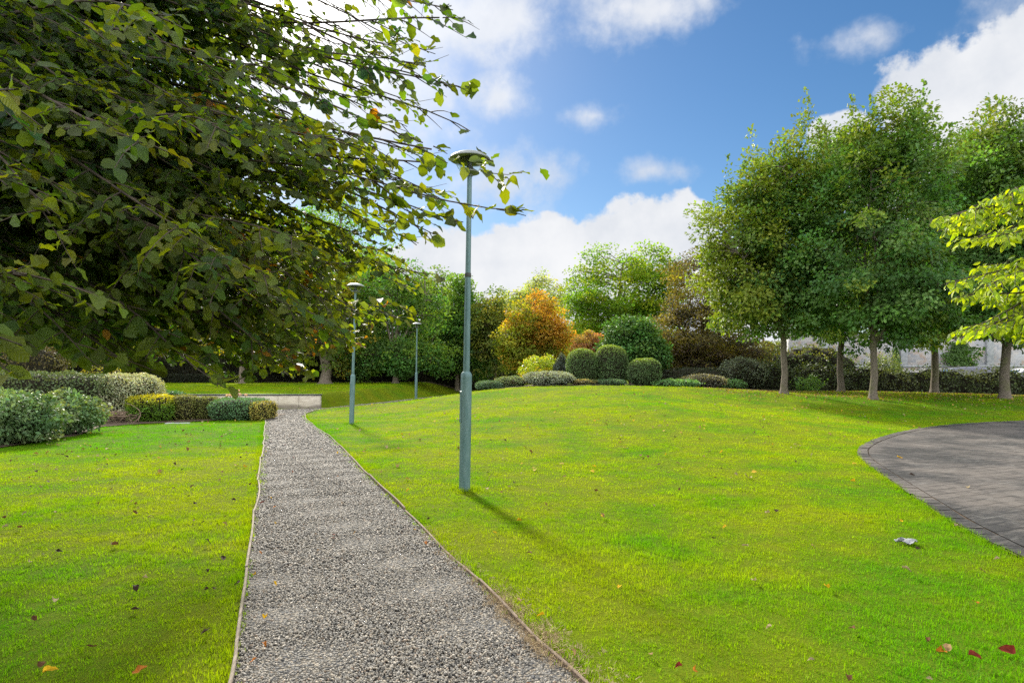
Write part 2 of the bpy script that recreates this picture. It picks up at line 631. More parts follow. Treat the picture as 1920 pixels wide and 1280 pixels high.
WALL_Y = 28.6


def sstep(a, b, x):
    t = np.clip((x - a) / (b - a), 0, 1)
    return t * t * (3 - 2 * t)


def H(x, y):
    x = np.asarray(x, dtype=float); y = np.asarray(y, dtype=float)
    z = np.clip(tps(x, y), -0.05, 1.3)
    far = sstep(60, 110, np.hypot(x, y))
    z = z * (1 - far) + 0.5 * far
    # ground right at the path and paving is level
    xl = np.interp(y, [28.4, 30, 33.8, 40.5, 49, 58, 75], [-8.55, -8.2, -7.3, -5.9, -4.1, -2.2, 1.0])
    s = xl - x
    w = np.clip(0.35 + 0.16 * (y - WALL_Y), 0.35, 3.2)
    m = np.where(y > WALL_Y + 0.02, sstep(0.05, 1.0, s / w), 0.0)
    up = 0.60 + 0.0125 * np.clip(y - WALL_Y, 0, 22)
    m = m * (1 - sstep(75, 95, y))
    return z * (1 - m) + up * m


def Hs(x, y):
    return float(H(np.array([x]), np.array([y]))[0])


def lawn_noise_nodes(g):
    """one patchy pattern shared by the turf and the blades"""
    geo = g.node('ShaderNodeNewGeometry')
    sp = g.node('ShaderNodeSeparateXYZ')
    g.put(sp.inputs[0], geo.outputs['Position'])
    cb = g.node('ShaderNodeCombineXYZ')
    g.put(cb.inputs[0], sp.outputs[0]); g.put(cb.inputs[1], sp.outputs[1])
    v = cb.outputs[0]
    a = g.noise(v, 0.32, 5, 0.6)
    b = g.noise(v, 1.1, 4, 0.5)
    f = g.m('ADD', g.m('MULTIPLY', a, 0.6), g.m('MULTIPLY', b, 0.4))
    # lusher, better watered parts of the lawn
    for (cx, cy, rx, ry, k) in ((-8.5, 17, 6.5, 6.5, .16), (3.0, 3.6, 2.6, 1.6, .12), (4.6, 8.5, 1.2, 4.0, .10), (-3.2, 3.2, 2.2, 1.2, .06), (17, 24, 12, 4, .10)):
        dx = g.m('MULTIPLY', g.m('SUBTRACT', sp.outputs[0], cx), 1 / rx)
        dy = g.m('MULTIPLY', g.m('SUBTRACT', sp.outputs[1], cy), 1 / ry)
        q = g.m('ADD', g.m('MULTIPLY', dx, dx), g.m('MULTIPLY', dy, dy))
        f = g.m('SUBTRACT', f, g.m('MULTIPLY', g.ramp(q, 0.0, 1.0, 1, 0), k))
    return v, g.ramp(f, 0.31, 0.60), geo


def ground_mat():
    m, g, out = mat_new('turf')
    v, f, geo = lawn_noise_nodes(g)
    fine = g.noise(v, 60, 3, 0.7)
    c = g.mix(f, (0.035, 0.105, 0.003), (0.105, 0.130, 0.004))
    c = g.mix(g.ramp(fine, 0.35, 0.7, 0, .5), c, (0.15, 0.16, 0.010))
    c = g.mix(g.ramp(g.noise(v, 22, 3, 0.7), 0.55, 0.75, 0, .5), c, (0.03, 0.06, 0.006))
    b = pbsdf(g, c, 0.95, 0.03, normal=bump(g, fine, 0.8, 0.03))
    g.put(out.inputs['Surface'], b.outputs[0])
    return m


def blade_mat():
    m, g, out = mat_new('grass_blade')
    v, f, geo = lawn_noise_nodes(g)
    at = g.node('ShaderNodeAttribute', attribute_name='tint')
    at.attribute_type = 'INSTANCER'
    c = g.mix(f, (0.090, 0.285, 0.002), (0.245, 0.350, 0.003))
    c = g.mix(1.0, c, at.outputs['Color'], 'MULTIPLY')
    b = pbsdf(g, c, 0.7, 0.08)
    t = g.node('ShaderNodeBsdfTranslucent')
    g.put(t.inputs['Color'], g.mix(1.0, c, (1.5, 1.35, .5), 'MULTIPLY'))
    mx = g.node('ShaderNodeMixShader')
    mx.inputs[0].default_value = 0.45
    g.put(mx.inputs[1], b.outputs[0]); g.put(mx.inputs[2], t.outputs[0])
    g.put(out.inputs['Surface'], mx.outputs[0])
    return m


M['turf'] = ground_mat()
M['blade'] = blade_mat()
M['straw'] = plain_mat('straw', (.26, .19, .11), (.44, .34, .20), 30, .8, .1, 0, 0)


def axis(segs):
    out = []
    for a, b, st in segs:
        n = max(1, int(round((b - a) / st)))
        out.append(np.linspace(a, b, n, endpoint=False))
    return np.concatenate(out + [[segs[-1][1]]])


def build_ground():
    xs = axis([(-600, -120, 60), (-120, -40, 8), (-40, -14, 1.0), (-14, 18, 0.16), (18, 50, 1.0), (50, 130, 8), (130, 600, 60)])
    ys = axis([(-400, -60, 40), (-60, -8, 4), (-8, 2, .5), (2, 12, .13), (12, WALL_Y - .02, .25), (WALL_Y - .02, WALL_Y + .02, .02), (WALL_Y + .02, 54, .25), (54, 130, 3), (130, 900, 60)])
    X, Y = np.meshgrid(xs, ys)
    Z = H(X, Y)
    Z -= 0.06 * inside(PATH_POLY, X, Y) + 0.05 * inside(PAVE_POLY, X, Y)
    V = np.stack([X, Y, Z], -1).reshape(-1, 3)
    ny, nx = X.shape
    i = (np.arange(ny - 1)[:, None] * nx + np.arange(nx - 1)[None]).ravel()
    F = np.stack([i, i + 1, i + nx + 1, i + nx], -1)
    o = mesh_np('lawn_ground', V, [F], M['turf'], smooth=True)
    tag(o, kind='structure')


build_ground()


def strip(name, L, R, m, mat, dz=0.01, parent=None, jitter=0.0, zf=None):
    L = np.asarray(L, dtype=float); R = np.asarray(R, dtype=float)
    n = len(L)
    t = np.linspace(0, 1, m)
    XY = L[:, None] * (1 - t)[None, :, None] + R[:, None] * t[None, :, None]
    z = (H(XY[..., 0], XY[..., 1]) if zf is None else zf(XY[..., 0], XY[..., 1])) + dz
    if jitter:
        z += rng.normal(0, jitter, z.shape)
    V = np.concatenate([XY, z[..., None]], -1).reshape(-1, 3)
    i = (np.arange(n - 1)[:, None] * m + np.arange(m - 1)[None]).ravel()
    F = np.stack([i, i + 1, i + m + 1, i + m], -1)
    return mesh_np(name, V, [F], mat, parent, smooth=True)


def gravel_mat():
    m, g, out = mat_new('gravel_bed')
    geo = g.node('ShaderNodeNewGeometry')
    p = geo.outputs['Position']
    vo = g.node('ShaderNodeTexVoronoi')
    vo.inputs['Scale'].default_value = 48
    g.put(vo.inputs['Vector'], p)
    sep = g.node('ShaderNodeSeparateColor')
    g.put(sep.inputs[0], vo.outputs['Color'])
    rp = g.node('ShaderNodeValToRGB')
    els = rp.color_ramp.elements
    els[0].position = 0; els[0].color = (.035, .037, .042, 1)
    els[1].position = 1; els[1].color = (.30, .27, .22, 1)
    for pos, c in ((.3, (.09, .095, .105, 1)), (.55, (.15, .145, .135, 1)), (.8, (.21, .175, .13, 1))):
        e = els.new(pos); e.color = c
    g.put(rp.inputs[0], sep.outputs[0])
    dk = g.ramp(vo.outputs['Distance'], 0.25, 0.75, 1, .25)
    c = g.mix(1.0, rp.outputs[0], dk, 'MULTIPLY')
    big = g.ramp(g.noise(p, .8, 4), .4, .65, .75, 1.1)
    c = g.mix(1.0, c, big, 'MULTIPLY')
    b = pbsdf(g, c, .8, .25, normal=bump(g, g.m('SUBTRACT', 1.0, vo.outputs['Distance']), 1.0, .02))
    g.put(out.inputs['Surface'], b.outputs[0])
    return m


M['gravel'] = gravel_mat()
tag(strip('gravel_path', PL, PR, 24, M['gravel'], -0.008), kind='structure')


def paving_mat(border=False):
    m, g, out = mat_new('stamped_paving')
    geo = g.node('ShaderNodeNewGeometry')
    mp = g.node('ShaderNodeMapping')
    mp.inputs['Rotation'].default_value = (0, 0, math.radians(-24))
    g.put(mp.inputs[0], geo.outputs['Position'])
    wob = g.noise(mp.outputs[0], 3.0, 3, .6, col=True)
    vm = g.node('ShaderNodeVectorMath', operation='MULTIPLY_ADD')
    g.put(vm.inputs[0], wob)
    vm.inputs[1].default_value = (.07, .07, 0)
    g.put(vm.inputs[2], mp.outputs[0])
    br = g.node('ShaderNodeTexBrick')
    br.inputs['Scale'].default_value = 1.0
    br.inputs['Brick Width'].default_value = .40
    br.inputs['Row Height'].default_value = .21
    br.inputs['Mortar Size'].default_value = .020
    br.inputs['Mortar Smooth'].default_value = .4
    br.inputs['Color1'].default_value = (.35, .35, .35, 1)
    br.inputs['Color2'].default_value = (.65, .65, .65, 1)
    br.squash_frequency = 3
    br.squash = .7
    g.put(br.inputs['Vector'], vm.outputs[0])
    joint = g.m('MULTIPLY', br.outputs['Fac'], g.ramp(g.noise(geo.outputs['Position'], 1.9, 4), .30, .52))
    big = g.noise(geo.outputs['Position'], .55, 5, .6)
    med = g.noise(geo.outputs['Position'], 2.3, 6, .65)
    fin = g.noise(mp.outputs[0], 35, 5, .7)
    c = g.mix(g.ramp(big, .40, .62), (.030, .029, .029), (.100, .088, .078))
    stre = g.node('ShaderNodeMapping'); stre.inputs['Scale'].default_value = (1.2, 5.0, 1)
    g.put(stre.inputs[0], mp.outputs[0])
    sn = g.noise(stre.outputs[0], 2.2, 7, .7)
    c = g.mix(g.ramp(med, .50, .68, 0, .65), c, (.026, .024, .023))
    c = g.mix(g.ramp(sn, .50, .66, 0, .6), c, (.022, .021, .021))
    c = g.mix(g.ramp(sn, .50, .36, 0, .45), c, (.125, .115, .105))
    c = g.mix(g.m('MULTIPLY', br.outputs['Color'], .25), c, (.085, .08, .075))
    c = g.mix(g.ramp(fin, .5, .75, 0, .35), c, (.13, .12, .11))
    light = g.ramp(g.noise(geo.outputs['Position'], 1.4, 4), .52, .62)
    jc = g.mix(light, (.010, .0095, .009), (.15, .145, .135))
    if not border:
        c = g.mix(g.m('MULTIPLY', joint, .45), c, jc)
    h = g.m('ADD', g.m('MULTIPLY', joint, -0.45), g.m('MULTIPLY', med, .5))
    rg = g.ramp(big, .35, .65, .55, .85)
    b = pbsdf(g, c, rg, .14, normal=bump(g, g.m('ADD', h, g.m('MULTIPLY', fin, .3)), .7, .012))
    g.put(out.inputs['Surface'], b.outputs[0])
    return m


M['paving'] = paving_mat()
M['paving_border'] = paving_mat(True)


def build_paving():
    e = resample(PAVE_EDGE, 240)
    t = norm(np.gradient(e, axis=0))
    nrm = np.stack([t[:, 1], -t[:, 0]], -1)      # towards the paved side
    z0 = lambda x, y: np.clip(H(x, y), -.05, .3)
    # a curved row of setts with open joints forms the rim
    s = np.concatenate([[0], np.cumsum(np.linalg.norm(np.diff(e, axis=0), axis=1))])
    V, Fq = [], []
    q = 0.0
    while q < s[-1] - .3:
        ln = rng.uniform(.19, .25)
        tt = np.array([q, q + ln * .5, q + ln - .014])
        ex = np.stack([np.interp(tt, s, e[:, 0]), np.interp(tt, s, e[:, 1])], -1)
        nx = norm(np.stack([np.interp(tt, s, nrm[:, 0]), np.interp(tt, s, nrm[:, 1])], -1))
        o0, o1 = rng.normal(.006, .008), .185 + rng.normal(0, .004)
        zz = .022 + rng.normal(0, .0025)
        k = len(V) * 6
        ring = np.concatenate([ex + nx * o0, ex + nx * o1])
        V.append(np.concatenate([ring, (z0(ring[:, 0], ring[:, 1]) + zz)[:, None]], -1))
        Fq += [[k, k + 1, k + 4, k + 3], [k + 1, k + 2, k + 5, k + 4]]
        q += ln
    a = mesh_np('paving_border', np.concatenate(V), [np.array(Fq)[:, ::-1]], M['paving_border'])
    tag(a, kind='structure')
    inn = e + nrm * .205
    far = np.stack([np.full(len(e), 48.0), np.linspace(-6, 20, len(e))], -1)
    far[:, 1] = np.interp(np.linspace(0, 1, len(e)), [0, 1], [-6, 20])
    o = strip('paving', inn, far, 60, M['paving'], .018, zf=z0)
    tag(o, kind='structure')
    base = strip('paving_joint', e, e + nrm * .6, 3, M['soil'], .004, zf=z0)
    tag(base, kind='structure')


build_paving()


# ------------------------------------------------------------------ scattered stuff (instances)
def proto_collection(name, objs):
    c = bpy.data.collections.new(name)
    for o in objs:
        c.objects.link(o)
    return c


def scatter(name, P, rot, scale, tint, idx, coll):
    me = bpy.data.meshes.new(name)
    n = len(P)
    me.vertices.add(n)
    me.vertices.foreach_set('co', np.asarray(P, dtype=np.float32).ravel())
    a = me.attributes.new('rot', 'FLOAT_VECTOR', 'POINT'); a.data.foreach_set('vector', np.asarray(rot, dtype=np.float32).ravel())
    a = me.attributes.new('scl', 'FLOAT_VECTOR', 'POINT'); a.data.foreach_set('vector', np.asarray(scale, dtype=np.float32).ravel())
    a = me.attributes.new('idx', 'INT', 'POINT'); a.data.foreach_set('value', np.asarray(idx, dtype=np.int32))
    c = np.ones((n, 4), dtype=np.float32); c[:, :3] = tint
    a = me.attributes.new('tint', 'FLOAT_COLOR', 'POINT'); a.data.foreach_set('color', c.ravel())
    o = bpy.data.objects.new(name, me)
    COL.objects.link(o)
    ng = bpy.data.node_groups.new(name, 'GeometryNodeTree')
    ng.interface.new_socket('Geometry', in_out='INPUT', socket_type='NodeSocketGeometry')
    ng.interface.new_socket('Geometry', in_out='OUTPUT', socket_type='NodeSocketGeometry')
    N, L = ng.nodes, ng.links
    gi, go = N.new('NodeGroupInput'), N.new('NodeGroupOutput')
    mp = N.new('GeometryNodeMeshToPoints')
    ip = N.new('GeometryNodeInstanceOnPoints')
    ci = N.new('GeometryNodeCollectionInfo')
    ci.inputs['Collection'].default_value = coll
    ci.inputs['Separate Children'].default_value = True
    ci.inputs['Reset Children'].default_value = True

    def attr(nm, dt):
        q = N.new('GeometryNodeInputNamedAttribute'); q.data_type = dt; q.inputs['Name'].default_value = nm
        return q.outputs['Attribute']
    L.new(gi.outputs[0], mp.inputs['Mesh'])
    L.new(mp.outputs[0], ip.inputs['Points'])
    L.new(ci.outputs[0], ip.inputs['Instance'])
    ip.inputs['Pick Instance'].default_value = True
    L.new(attr('idx', 'INT'), ip.inputs['Instance Index'])
    L.new(attr('rot', 'FLOAT_VECTOR'), ip.inputs['Rotation'])
    L.new(attr('scl', 'FLOAT_VECTOR'), ip.inputs['Scale'])
    L.new(ip.outputs[0], go.inputs[0])
    md = o.modifiers.new('scatter', 'NODES'); md.node_group = ng
    tag(o, kind='stuff')
    return o


def grass_proto(k, blades, r, h, w, mat='blade'):
    n = blades
    ang = rng.uniform(0, 6.283, n)
    rad = r * np.sqrt(rng.uniform(0, 1, n))
    base = np.stack([rad * np.cos(ang), rad * np.sin(ang), np.full(n, -.01)], -1)
    hh = h * rng.uniform(.55, 1.15, n)
    lean = rng.uniform(.15, .8, n)
    az = rng.uniform(0, 6.283, n)
    D = np.stack([np.cos(az), np.sin(az), np.zeros(n)], -1)
    S = np.stack([-np.sin(az), np.cos(az), np.zeros(n)], -1)
    up = np.array([0, 0, 1.0])
    p1 = base + up * (hh * .6)[:, None] + D * (hh * lean * .25)[:, None]
    p2 = base + up * (hh * (1 - .2 * lean))[:, None] + D * (hh * lean * .8)[:, None]
    ww = (w * rng.uniform(.7, 1.2, n))[:, None]
    V = np.stack([base - S * ww, base + S * ww, p1 + S * ww * .8, p1 - S * ww * .8, p2], 1).reshape(-1, 3)
    i = np.arange(n)[:, None] * 5
    F4 = np.concatenate([i, i + 1, i + 2, i + 3], 1)
    F3 = np.concatenate([i + 3, i + 2, i + 4], 1)
    return mesh_np('grass_tuft', V, [F4, F3], M[mat], link=False)


def stone_proto(k, sub):
    import bmesh
    bm = bmesh.new()
    bmesh.ops.create_icosphere(bm, subdivisions=sub, radius=1)
    s = np.array([rng.uniform(.8, 1.15), rng.uniform(.55, .85), rng.uniform(.4, .65)])
    ph = rng.uniform(0, 6, 6)
    for v in bm.verts:
        c = np.array(v.co)
        q = 1 + .16 * math.sin(2.1 * c[0] + ph[0]) * math.cos(2.3 * c[1] + ph[1]) + .10 * math.sin(3.7 * c[2] + ph[2] + 2 * c[0])
        v.co = Vector(c * s * q)
    me = bpy.data.meshes.new('stone'); bm.to_mesh(me); bm.free()
    for p in me.polygons:
        p.use_smooth = True
    me.materials.append(M['stone'])
    return bpy.data.objects.new('stone', me)


def stone_mat():
    m, g, out = mat_new('pebble')
    at = g.node('ShaderNodeAttribute', attribute_name='tint'); at.attribute_type = 'INSTANCER'
    geo = g.node('ShaderNodeNewGeometry')
    n = g.noise(geo.outputs['Position'], 120, 4, .6)
    c = g.mix(1.0, at.outputs['Color'], g.ramp(n, .3, .7, .7, 1.25), 'MULTIPLY')
    b = pbsdf(g, c, .62, .35)
    g.put(out.inputs['Surface'], b.outputs[0])
    return m


M['stone'] = stone_mat()


def build_gravel():
    protos = [stone_proto(k, 2) for k in range(6)]
    coll = proto_collection('stones', protos)
    P, S, R, T = [], [], [], []
    cols = .26 * np.array([.150, .140, .122]) + .66 * np.array([1.05, 1.02, .97]) * np.array([(.065, .064, .060), (.11, .108, .104), (.16, .152, .138), (.22, .20, .168), (.27, .235, .18), (.34, .305, .26), (.19, .13, .085), (.075, .066, .056)])
    pr = np.array([.17, .22, .19, .14, .11, .06, .05, .06])
    for y0, y1, dens, s0, s1 in ((1.8, 5, 7400, .0054, .0115), (5, 8, 4600, .0064, .0135), (8, 13, 2200, .008, .016), (13, 22, 600, .014, .024), (22, 50, 260, .016, .030)):
        xmin = min(np.interp(y0, PL[:, 1], PL[:, 0]), np.interp(y1, PL[:, 1], PL[:, 0])) - 1.5
        xmax = max(np.interp(y0, PR[:, 1], PR[:, 0]), np.interp(y1, PR[:, 1], PR[:, 0])) + 1
        n = int((xmax - xmin) * (y1 - y0) * dens)
        x = rng.uniform(xmin, xmax, n); y = rng.uniform(y0, y1, n)
        k = inside(PATH_POLY, x, y)
        x, y = x[k], y[k]
        n = len(x)
        s = s0 + (s1 - s0) * rng.beta(1.3, 3.0, n) * 1.15
        z = H(x, y) - .006 + s * rng.uniform(.0, .55, n) + .004 * np.sin(5 * x + 3 * y) + .004 * np.sin(7.3 * y - 4 * x)
        P.append(np.stack([x, y, z], -1))
        S.append(np.repeat(s[:, None], 3, 1))
        R.append(np.stack([rng.normal(0, .45, n), rng.normal(0, .45, n), rng.uniform(0, 6.28, n)], -1))
        T.append(cols[rng.choice(len(cols), n, p=pr)] * rng.uniform(.75, 1.3, (n, 1)))
    P, S, R, T = map(np.concatenate, (P, S, R, T))
    print('stones', len(P))
    scatter('gravel', P, R, S, T, rng.integers(0, 6, len(P)), coll)


build_gravel()

BED_POLYS = []     # planting beds, filled in below; the grass stays out of them


def bed(L, R, n=40, m=10):
    L, R = resample(L, n), resample(R, n)
    BED_POLYS.append(np.vstack([L, R[::-1]]))
    tag(strip('planting_bed', L, R, m, M['soil'], .025, jitter=.006), kind='structure')


bed([(-16.5, 11.5), (-13.2, 12.2), (-10.6, 13.0), (-10.8, 16.0), (-11.9, 18.4), (-11.3, 19.6), (-10.2, 20.6), (-8.45, 21.4)],
    [(-22, 18), (-19, 21), (-16, 23), (-14, 24.0), (-13, 25), (-12, 25.4), (-10.5, 25.2), (-8.6, 24.4)])
bed([(-1.7, 30.6), (0, 29.9), (2.2, 29.7), (4.5, 29.8), (7.5, 30.3), (10.5, 31.0), (12.6, 32.5)],
    [(-1.4, 34.5), (0, 37), (3, 40), (6, 42), (9, 43), (12, 42), (14, 40)])
bed([(12.6, 34.2), (16, 35.6), (20, 35.8), (25, 35.4), (30, 34.4), (40, 33)], [(14, 39.5), (17, 39.5), (20, 39), (25, 38.6), (31, 38), (41, 36.5)])
bed([(-34, 49.0), (-24, 49.0), (-12, 49.2), (-6.5, 50.5), (-2.8, 54.5), (-1.2, 60)], [(-34, 54), (-24, 54), (-12, 54), (-5.4, 55), (-3.6, 58), (-2.2, 62)])


def build_grass():
    protos = [grass_proto(k, 20, .055, .034, .0016) for k in range(5)] + [grass_proto(k, 14, .07, .075, .0020) for k in range(2)] + [grass_proto(k, 26, .12, .032, .0036) for k in range(3)]
    coll = proto_collection('tufts', protos)
    P, R, S, T, I = [], [], [], [], []

    def zone(y0, y1, dens, ids, sc, xl=None, xr=None):
        lo = -(0.88 * y1 + 1.5) if xl is None else xl
        hi = 0.88 * y1 + 1.5 if xr is None else xr
        n = int((hi - lo) * (y1 - y0) * dens)
        x = rng.uniform(lo, hi, n); y = rng.uniform(y0, y1, n)
        k = (np.abs(x) < .88 * y + 1.5) & ~inside(PATH_POLY, x, y) & ~inside(PAVE_POLY, x, y)
        for bp in BED_POLYS:
            k &= ~inside(bp, x, y)
        x, y = x[k], y[k]; n = len(x)
        if not n:
            return
        P.append(np.stack([x, y, H(x, y)], -1))
        R.append(np.stack([rng.normal(0, .12, n), rng.normal(0, .12, n), rng.uniform(0, 6.28, n)], -1))
        q = sc * rng.uniform(.75, 1.25, n)
        # longer, lusher drifts here and there
        lush = np.sin(1.7 * x + .6 * np.sin(1.1 * y)) * np.sin(1.3 * y + .8 * np.sin(.9 * x))
        hz = q * (0.85 + .45 * np.clip(lush, -.4, 1))
        S.append(np.stack([q, q, hz], -1))
        t = np.ones((n, 3)) * rng.uniform(.7, 1.15, (n, 1))
        dry = rng.uniform(0, 1, n) < .03
        t[dry] *= np.array([1.2, .95, 14.0])
        T.append(t)
        I.append(rng.choice(ids, n))
    zone(1.5, 5, 520, [0, 1, 2, 3, 4], 1.0)
    zone(1.5, 6, 14, [5, 6], 0.85)
    zone(5, 8, 360, [0, 1, 2, 3, 4], 1.1)
    zone(8, 13, 120, [7, 8, 9], .95)
    zone(13, 22, 60, [7, 8, 9], 1.1)
    zone(22, 50, 22, [7, 8, 9], 1.4)
    P_, R_, S_, T_, I_ = map(np.concatenate, (P, R, S, T, I))
    print('tufts', len(P_))
    scatter('grass', P_, R_, S_, T_, I_, coll)

    # bleached clippings and dead grass along the right edge of the gravel
    n = 26000
    k = rng.integers(0, len(PR) - 1, n)
    sel = (PR[k, 1] > 2.2) & (PR[k, 1] < 6.5)
    k = k[sel]; n = len(k)
    den = np.exp(-((PR[k, 1] - 3.9) / .75) ** 2) * (.55 + .45 * np.sin(PR[k, 1] * 9))
    keep = rng.uniform(0, 1, n) < .05 + .9 * den
    k = k[keep]; n = len(k)
    x = PR[k, 0] + np.abs(rng.normal(0, .11, n)) - .05; y = PR[k, 1] + rng.uniform(-.15, .15, n)
    t = np.ones((n, 3)) * rng.uniform(.6, 1.2, (n, 1))
    dead = proto_collection('dead_tufts', [grass_proto(k_, 14, .06, .05, .0016, 'straw') for k_ in range(3)])
    scatter('dead_grass', np.stack([x, y, H(x, y) + .005], -1), np.stack([rng.normal(0, .8, n), rng.normal(0, .8, n), rng.uniform(0, 6, n)], -1),
            np.repeat(rng.uniform(.5, .9, (n, 1)), 3, 1), t, rng.choice([0, 1, 2], n), dead)
    # a longer ring of blades the mower leaves round each lamp column
    P, R, S, T = [], [], [], []
    for cx, cy, q, rr in ((-.627, 8.45, 40, .14), (-4.92, 19.6, 30, .16), (-5.58, 37.2, 20, .2)):
        a_ = rng.uniform(0, 6.28, q); d_ = rr * rng.uniform(.6, 1.3, q)
        x, y = cx + d_ * np.cos(a_), cy + d_ * np.sin(a_)
        P.append(np.stack([x, y, H(x, y)], -1)); R.append(np.stack([rng.normal(0, .2, q), rng.normal(0, .2, q), a_], -1))
        S.append(np.repeat(rng.uniform(.8, 1.3, (q, 1)), 3, 1)); T.append(np.ones((q, 3)) * rng.uniform(.6, 1.0, (q, 1)))
    # tufts leaning over the edges of path and paving
    for line, side in ((PL, -1), (PR, 1)):
        k = rng.integers(20, 215, 420)
        x = line[k, 0] + side * rng.uniform(.045, .10, 420); y = line[k, 1] + rng.uniform(-.05, .05, 420)
        P.append(np.stack([x, y, H(x, y)], -1)); R.append(np.stack([rng.normal(0, .2, 420), rng.normal(-.1 * side, .2, 420), rng.uniform(0, 6.28, 420)], -1))
        S.append(np.repeat(rng.uniform(.5, .95, (420, 1)), 3, 1)); T.append(np.ones((420, 3)) * rng.uniform(.6, 1.1, (420, 1)))
    e = resample(PAVE_EDGE, 900); tt = norm(np.gradient(e, axis=0))
    k = rng.integers(100, 640, 1500)
    x = e[k, 0] - tt[k, 1] * rng.uniform(-.02, .10, 1500); y = e[k, 1] + tt[k, 0] * rng.uniform(-.02, .10, 1500)
    P.append(np.stack([x, y, H(x, y)], -1)); R.append(np.stack([rng.normal(0, .25, 1500), rng.normal(0, .25, 1500), rng.uniform(0, 6.28, 1500)], -1))
    S.append(np.repeat(rng.uniform(.5, .9, (1500, 1)), 3, 1)); T.append(np.ones((1500, 3)) * rng.uniform(.6, 1.1, (1500, 1)))
    P, R, S, T = map(np.concatenate, (P, R, S, T))
    scatter('long_grass', P, R, S, T, rng.choice([5, 6], len(P)), coll)
    return coll


TUFTS = build_grass()


# ------------------------------------------------------------------ timber edging of the path
def wood_mat(name, c1, c2):
    m, g, out = mat_new(name)
    geo = g.node('ShaderNodeNewGeometry')
    mp = g.node('ShaderNodeMapping')
    mp.inputs['Rotation'].default_value = (0, 0, math.radians(-20))
    mp.inputs['Scale'].default_value = (30, 2.5, 30)
    g.put(mp.inputs[0], geo.outputs['Position'])
    n = g.noise(mp.outputs[0], 2.0, 6, .7)
    c = g.mix(g.ramp(n, .3, .7), c1, c2)
    c = g.mix(g.ramp(g.noise(geo.outputs['Position'], 3, 5), .5, .7, 0, .6), c, (.08, .075, .05))
    b = pbsdf(g, c, .85, .2, normal=bump(g, n, .6, .01))
    g.put(out.inputs['Surface'], b.outputs[0])
    return m


M['wood_grey'] = wood_mat('weathered_timber', (.13, .105, .08), (.29, .245, .20))
M['wood_brown'] = wood_mat('brown_timber', (.09, .065, .048), (.22, .165, .125))


def edging(name, line, mat, label, side, top, skip=None, y1=60, step=2.4):
    p = np.asarray(line)
    p = p[(p[:, 1] > -2) & (p[:, 1] < y1)]
    q = resample(p, 700)
    s = np.concatenate([[0], np.cumsum(np.linalg.norm(np.diff(q, axis=0), axis=1))])
    root = empty(name, (0, 0, 0))
    tag(root, label, 'edging')
    a = 0.0
    while a < s[-1] - .3:
        ln = step * rng.uniform(.85, 1.15)
        b = min(a + ln - .012, s[-1])
        t = np.linspace(a, b, 14)
        x = np.interp(t, s, q[:, 0]); y = np.interp(t, s, q[:, 1])
        if skip is None or not (skip[0] < y.mean() < skip[1]):
            bow = rng.normal(0, .012) * np.sin((t - a) / (b - a) * math.pi)
            tx = np.gradient(x); ty = np.gradient(y); l = np.hypot(tx, ty)
            nx, ny = ty / l * side, -tx / l * side
            x, y = x + nx * bow, y + ny * bow
            h = H(x, y)
            w = .019
            tilt = rng.normal(0, .006)
            hi = top + rng.normal(0, .006) + .006 * np.sin(t * 3 + rng.uniform(0, 6))
            ring = []
            for (o, z) in ((0, -.10), (w, -.10), (w + tilt, hi - .004), (w - .005 + tilt, hi), (.005 + tilt, hi), (tilt, hi - .004)):
                ring.append(np.stack([x + nx * o, y + ny * o, h + z], -1))
            V = np.stack(ring, 1)
            n, k = V.shape[:2]
            i = np.arange(n - 1)[:, None] * k; j = np.arange(k)[None]; jj = (j + 1) % k
            Fq = np.stack([i + j, i + jj, i + k + jj, i + k + j], -1).reshape(-1, 4)
            caps = np.stack([np.arange(k)[::-1], np.arange(k) + (n - 1) * k])
            mb = MB(); mb.add(V.reshape(-1, 3), [Fq, caps])
            mb.build('board', mat, root, auto=30)
        a += ln


edging('timber_edging', PL, M['wood_grey'], 'pale grey timber edging boards along the left side of the gravel path', -1, .034, y1=28.2)
edging('timber_edging', PR, M['wood_brown'], 'brown timber edging boards along the right side of the gravel path', 1, .030, y1=27.0)


# ------------------------------------------------------------------ retaining wall
def render_mat():
    m, g, out = mat_new('cream_render')
    geo = g.node('ShaderNodeNewGeometry')
    p = geo.outputs['Position']
    sp = g.node('ShaderNodeSeparateXYZ'); g.put(sp.inputs[0], p)
    mp = g.node('ShaderNodeMapping'); mp.inputs['Scale'].default_value = (1.5, 1.5, 9)
    g.put(mp.inputs[0], p)
    n = g.noise(mp.outputs[0], 1.6, 6, .65)
    c = g.mix(g.ramp(n, .35, .7), (.62, .56, .47), (.44, .38, .31))
    st = g.ramp(g.m('ADD', sp.outputs[2], g.m('MULTIPLY', g.noise(p, 2.2, 5), .35)), .22, .42, .75, 0)
    c = g.mix(st, c, (.16, .13, .11))
    b = pbsdf(g, c, .9, .15, normal=bump(g, g.noise(p, 30, 4), .3, .01))
    g.put(out.inputs['Surface'], b.outputs[0])
    return m


M['render'] = render_mat()
M['coping'] = plain_mat('slate_coping', (.035, .035, .038), (.085, .083, .08), 8, .8, .3)


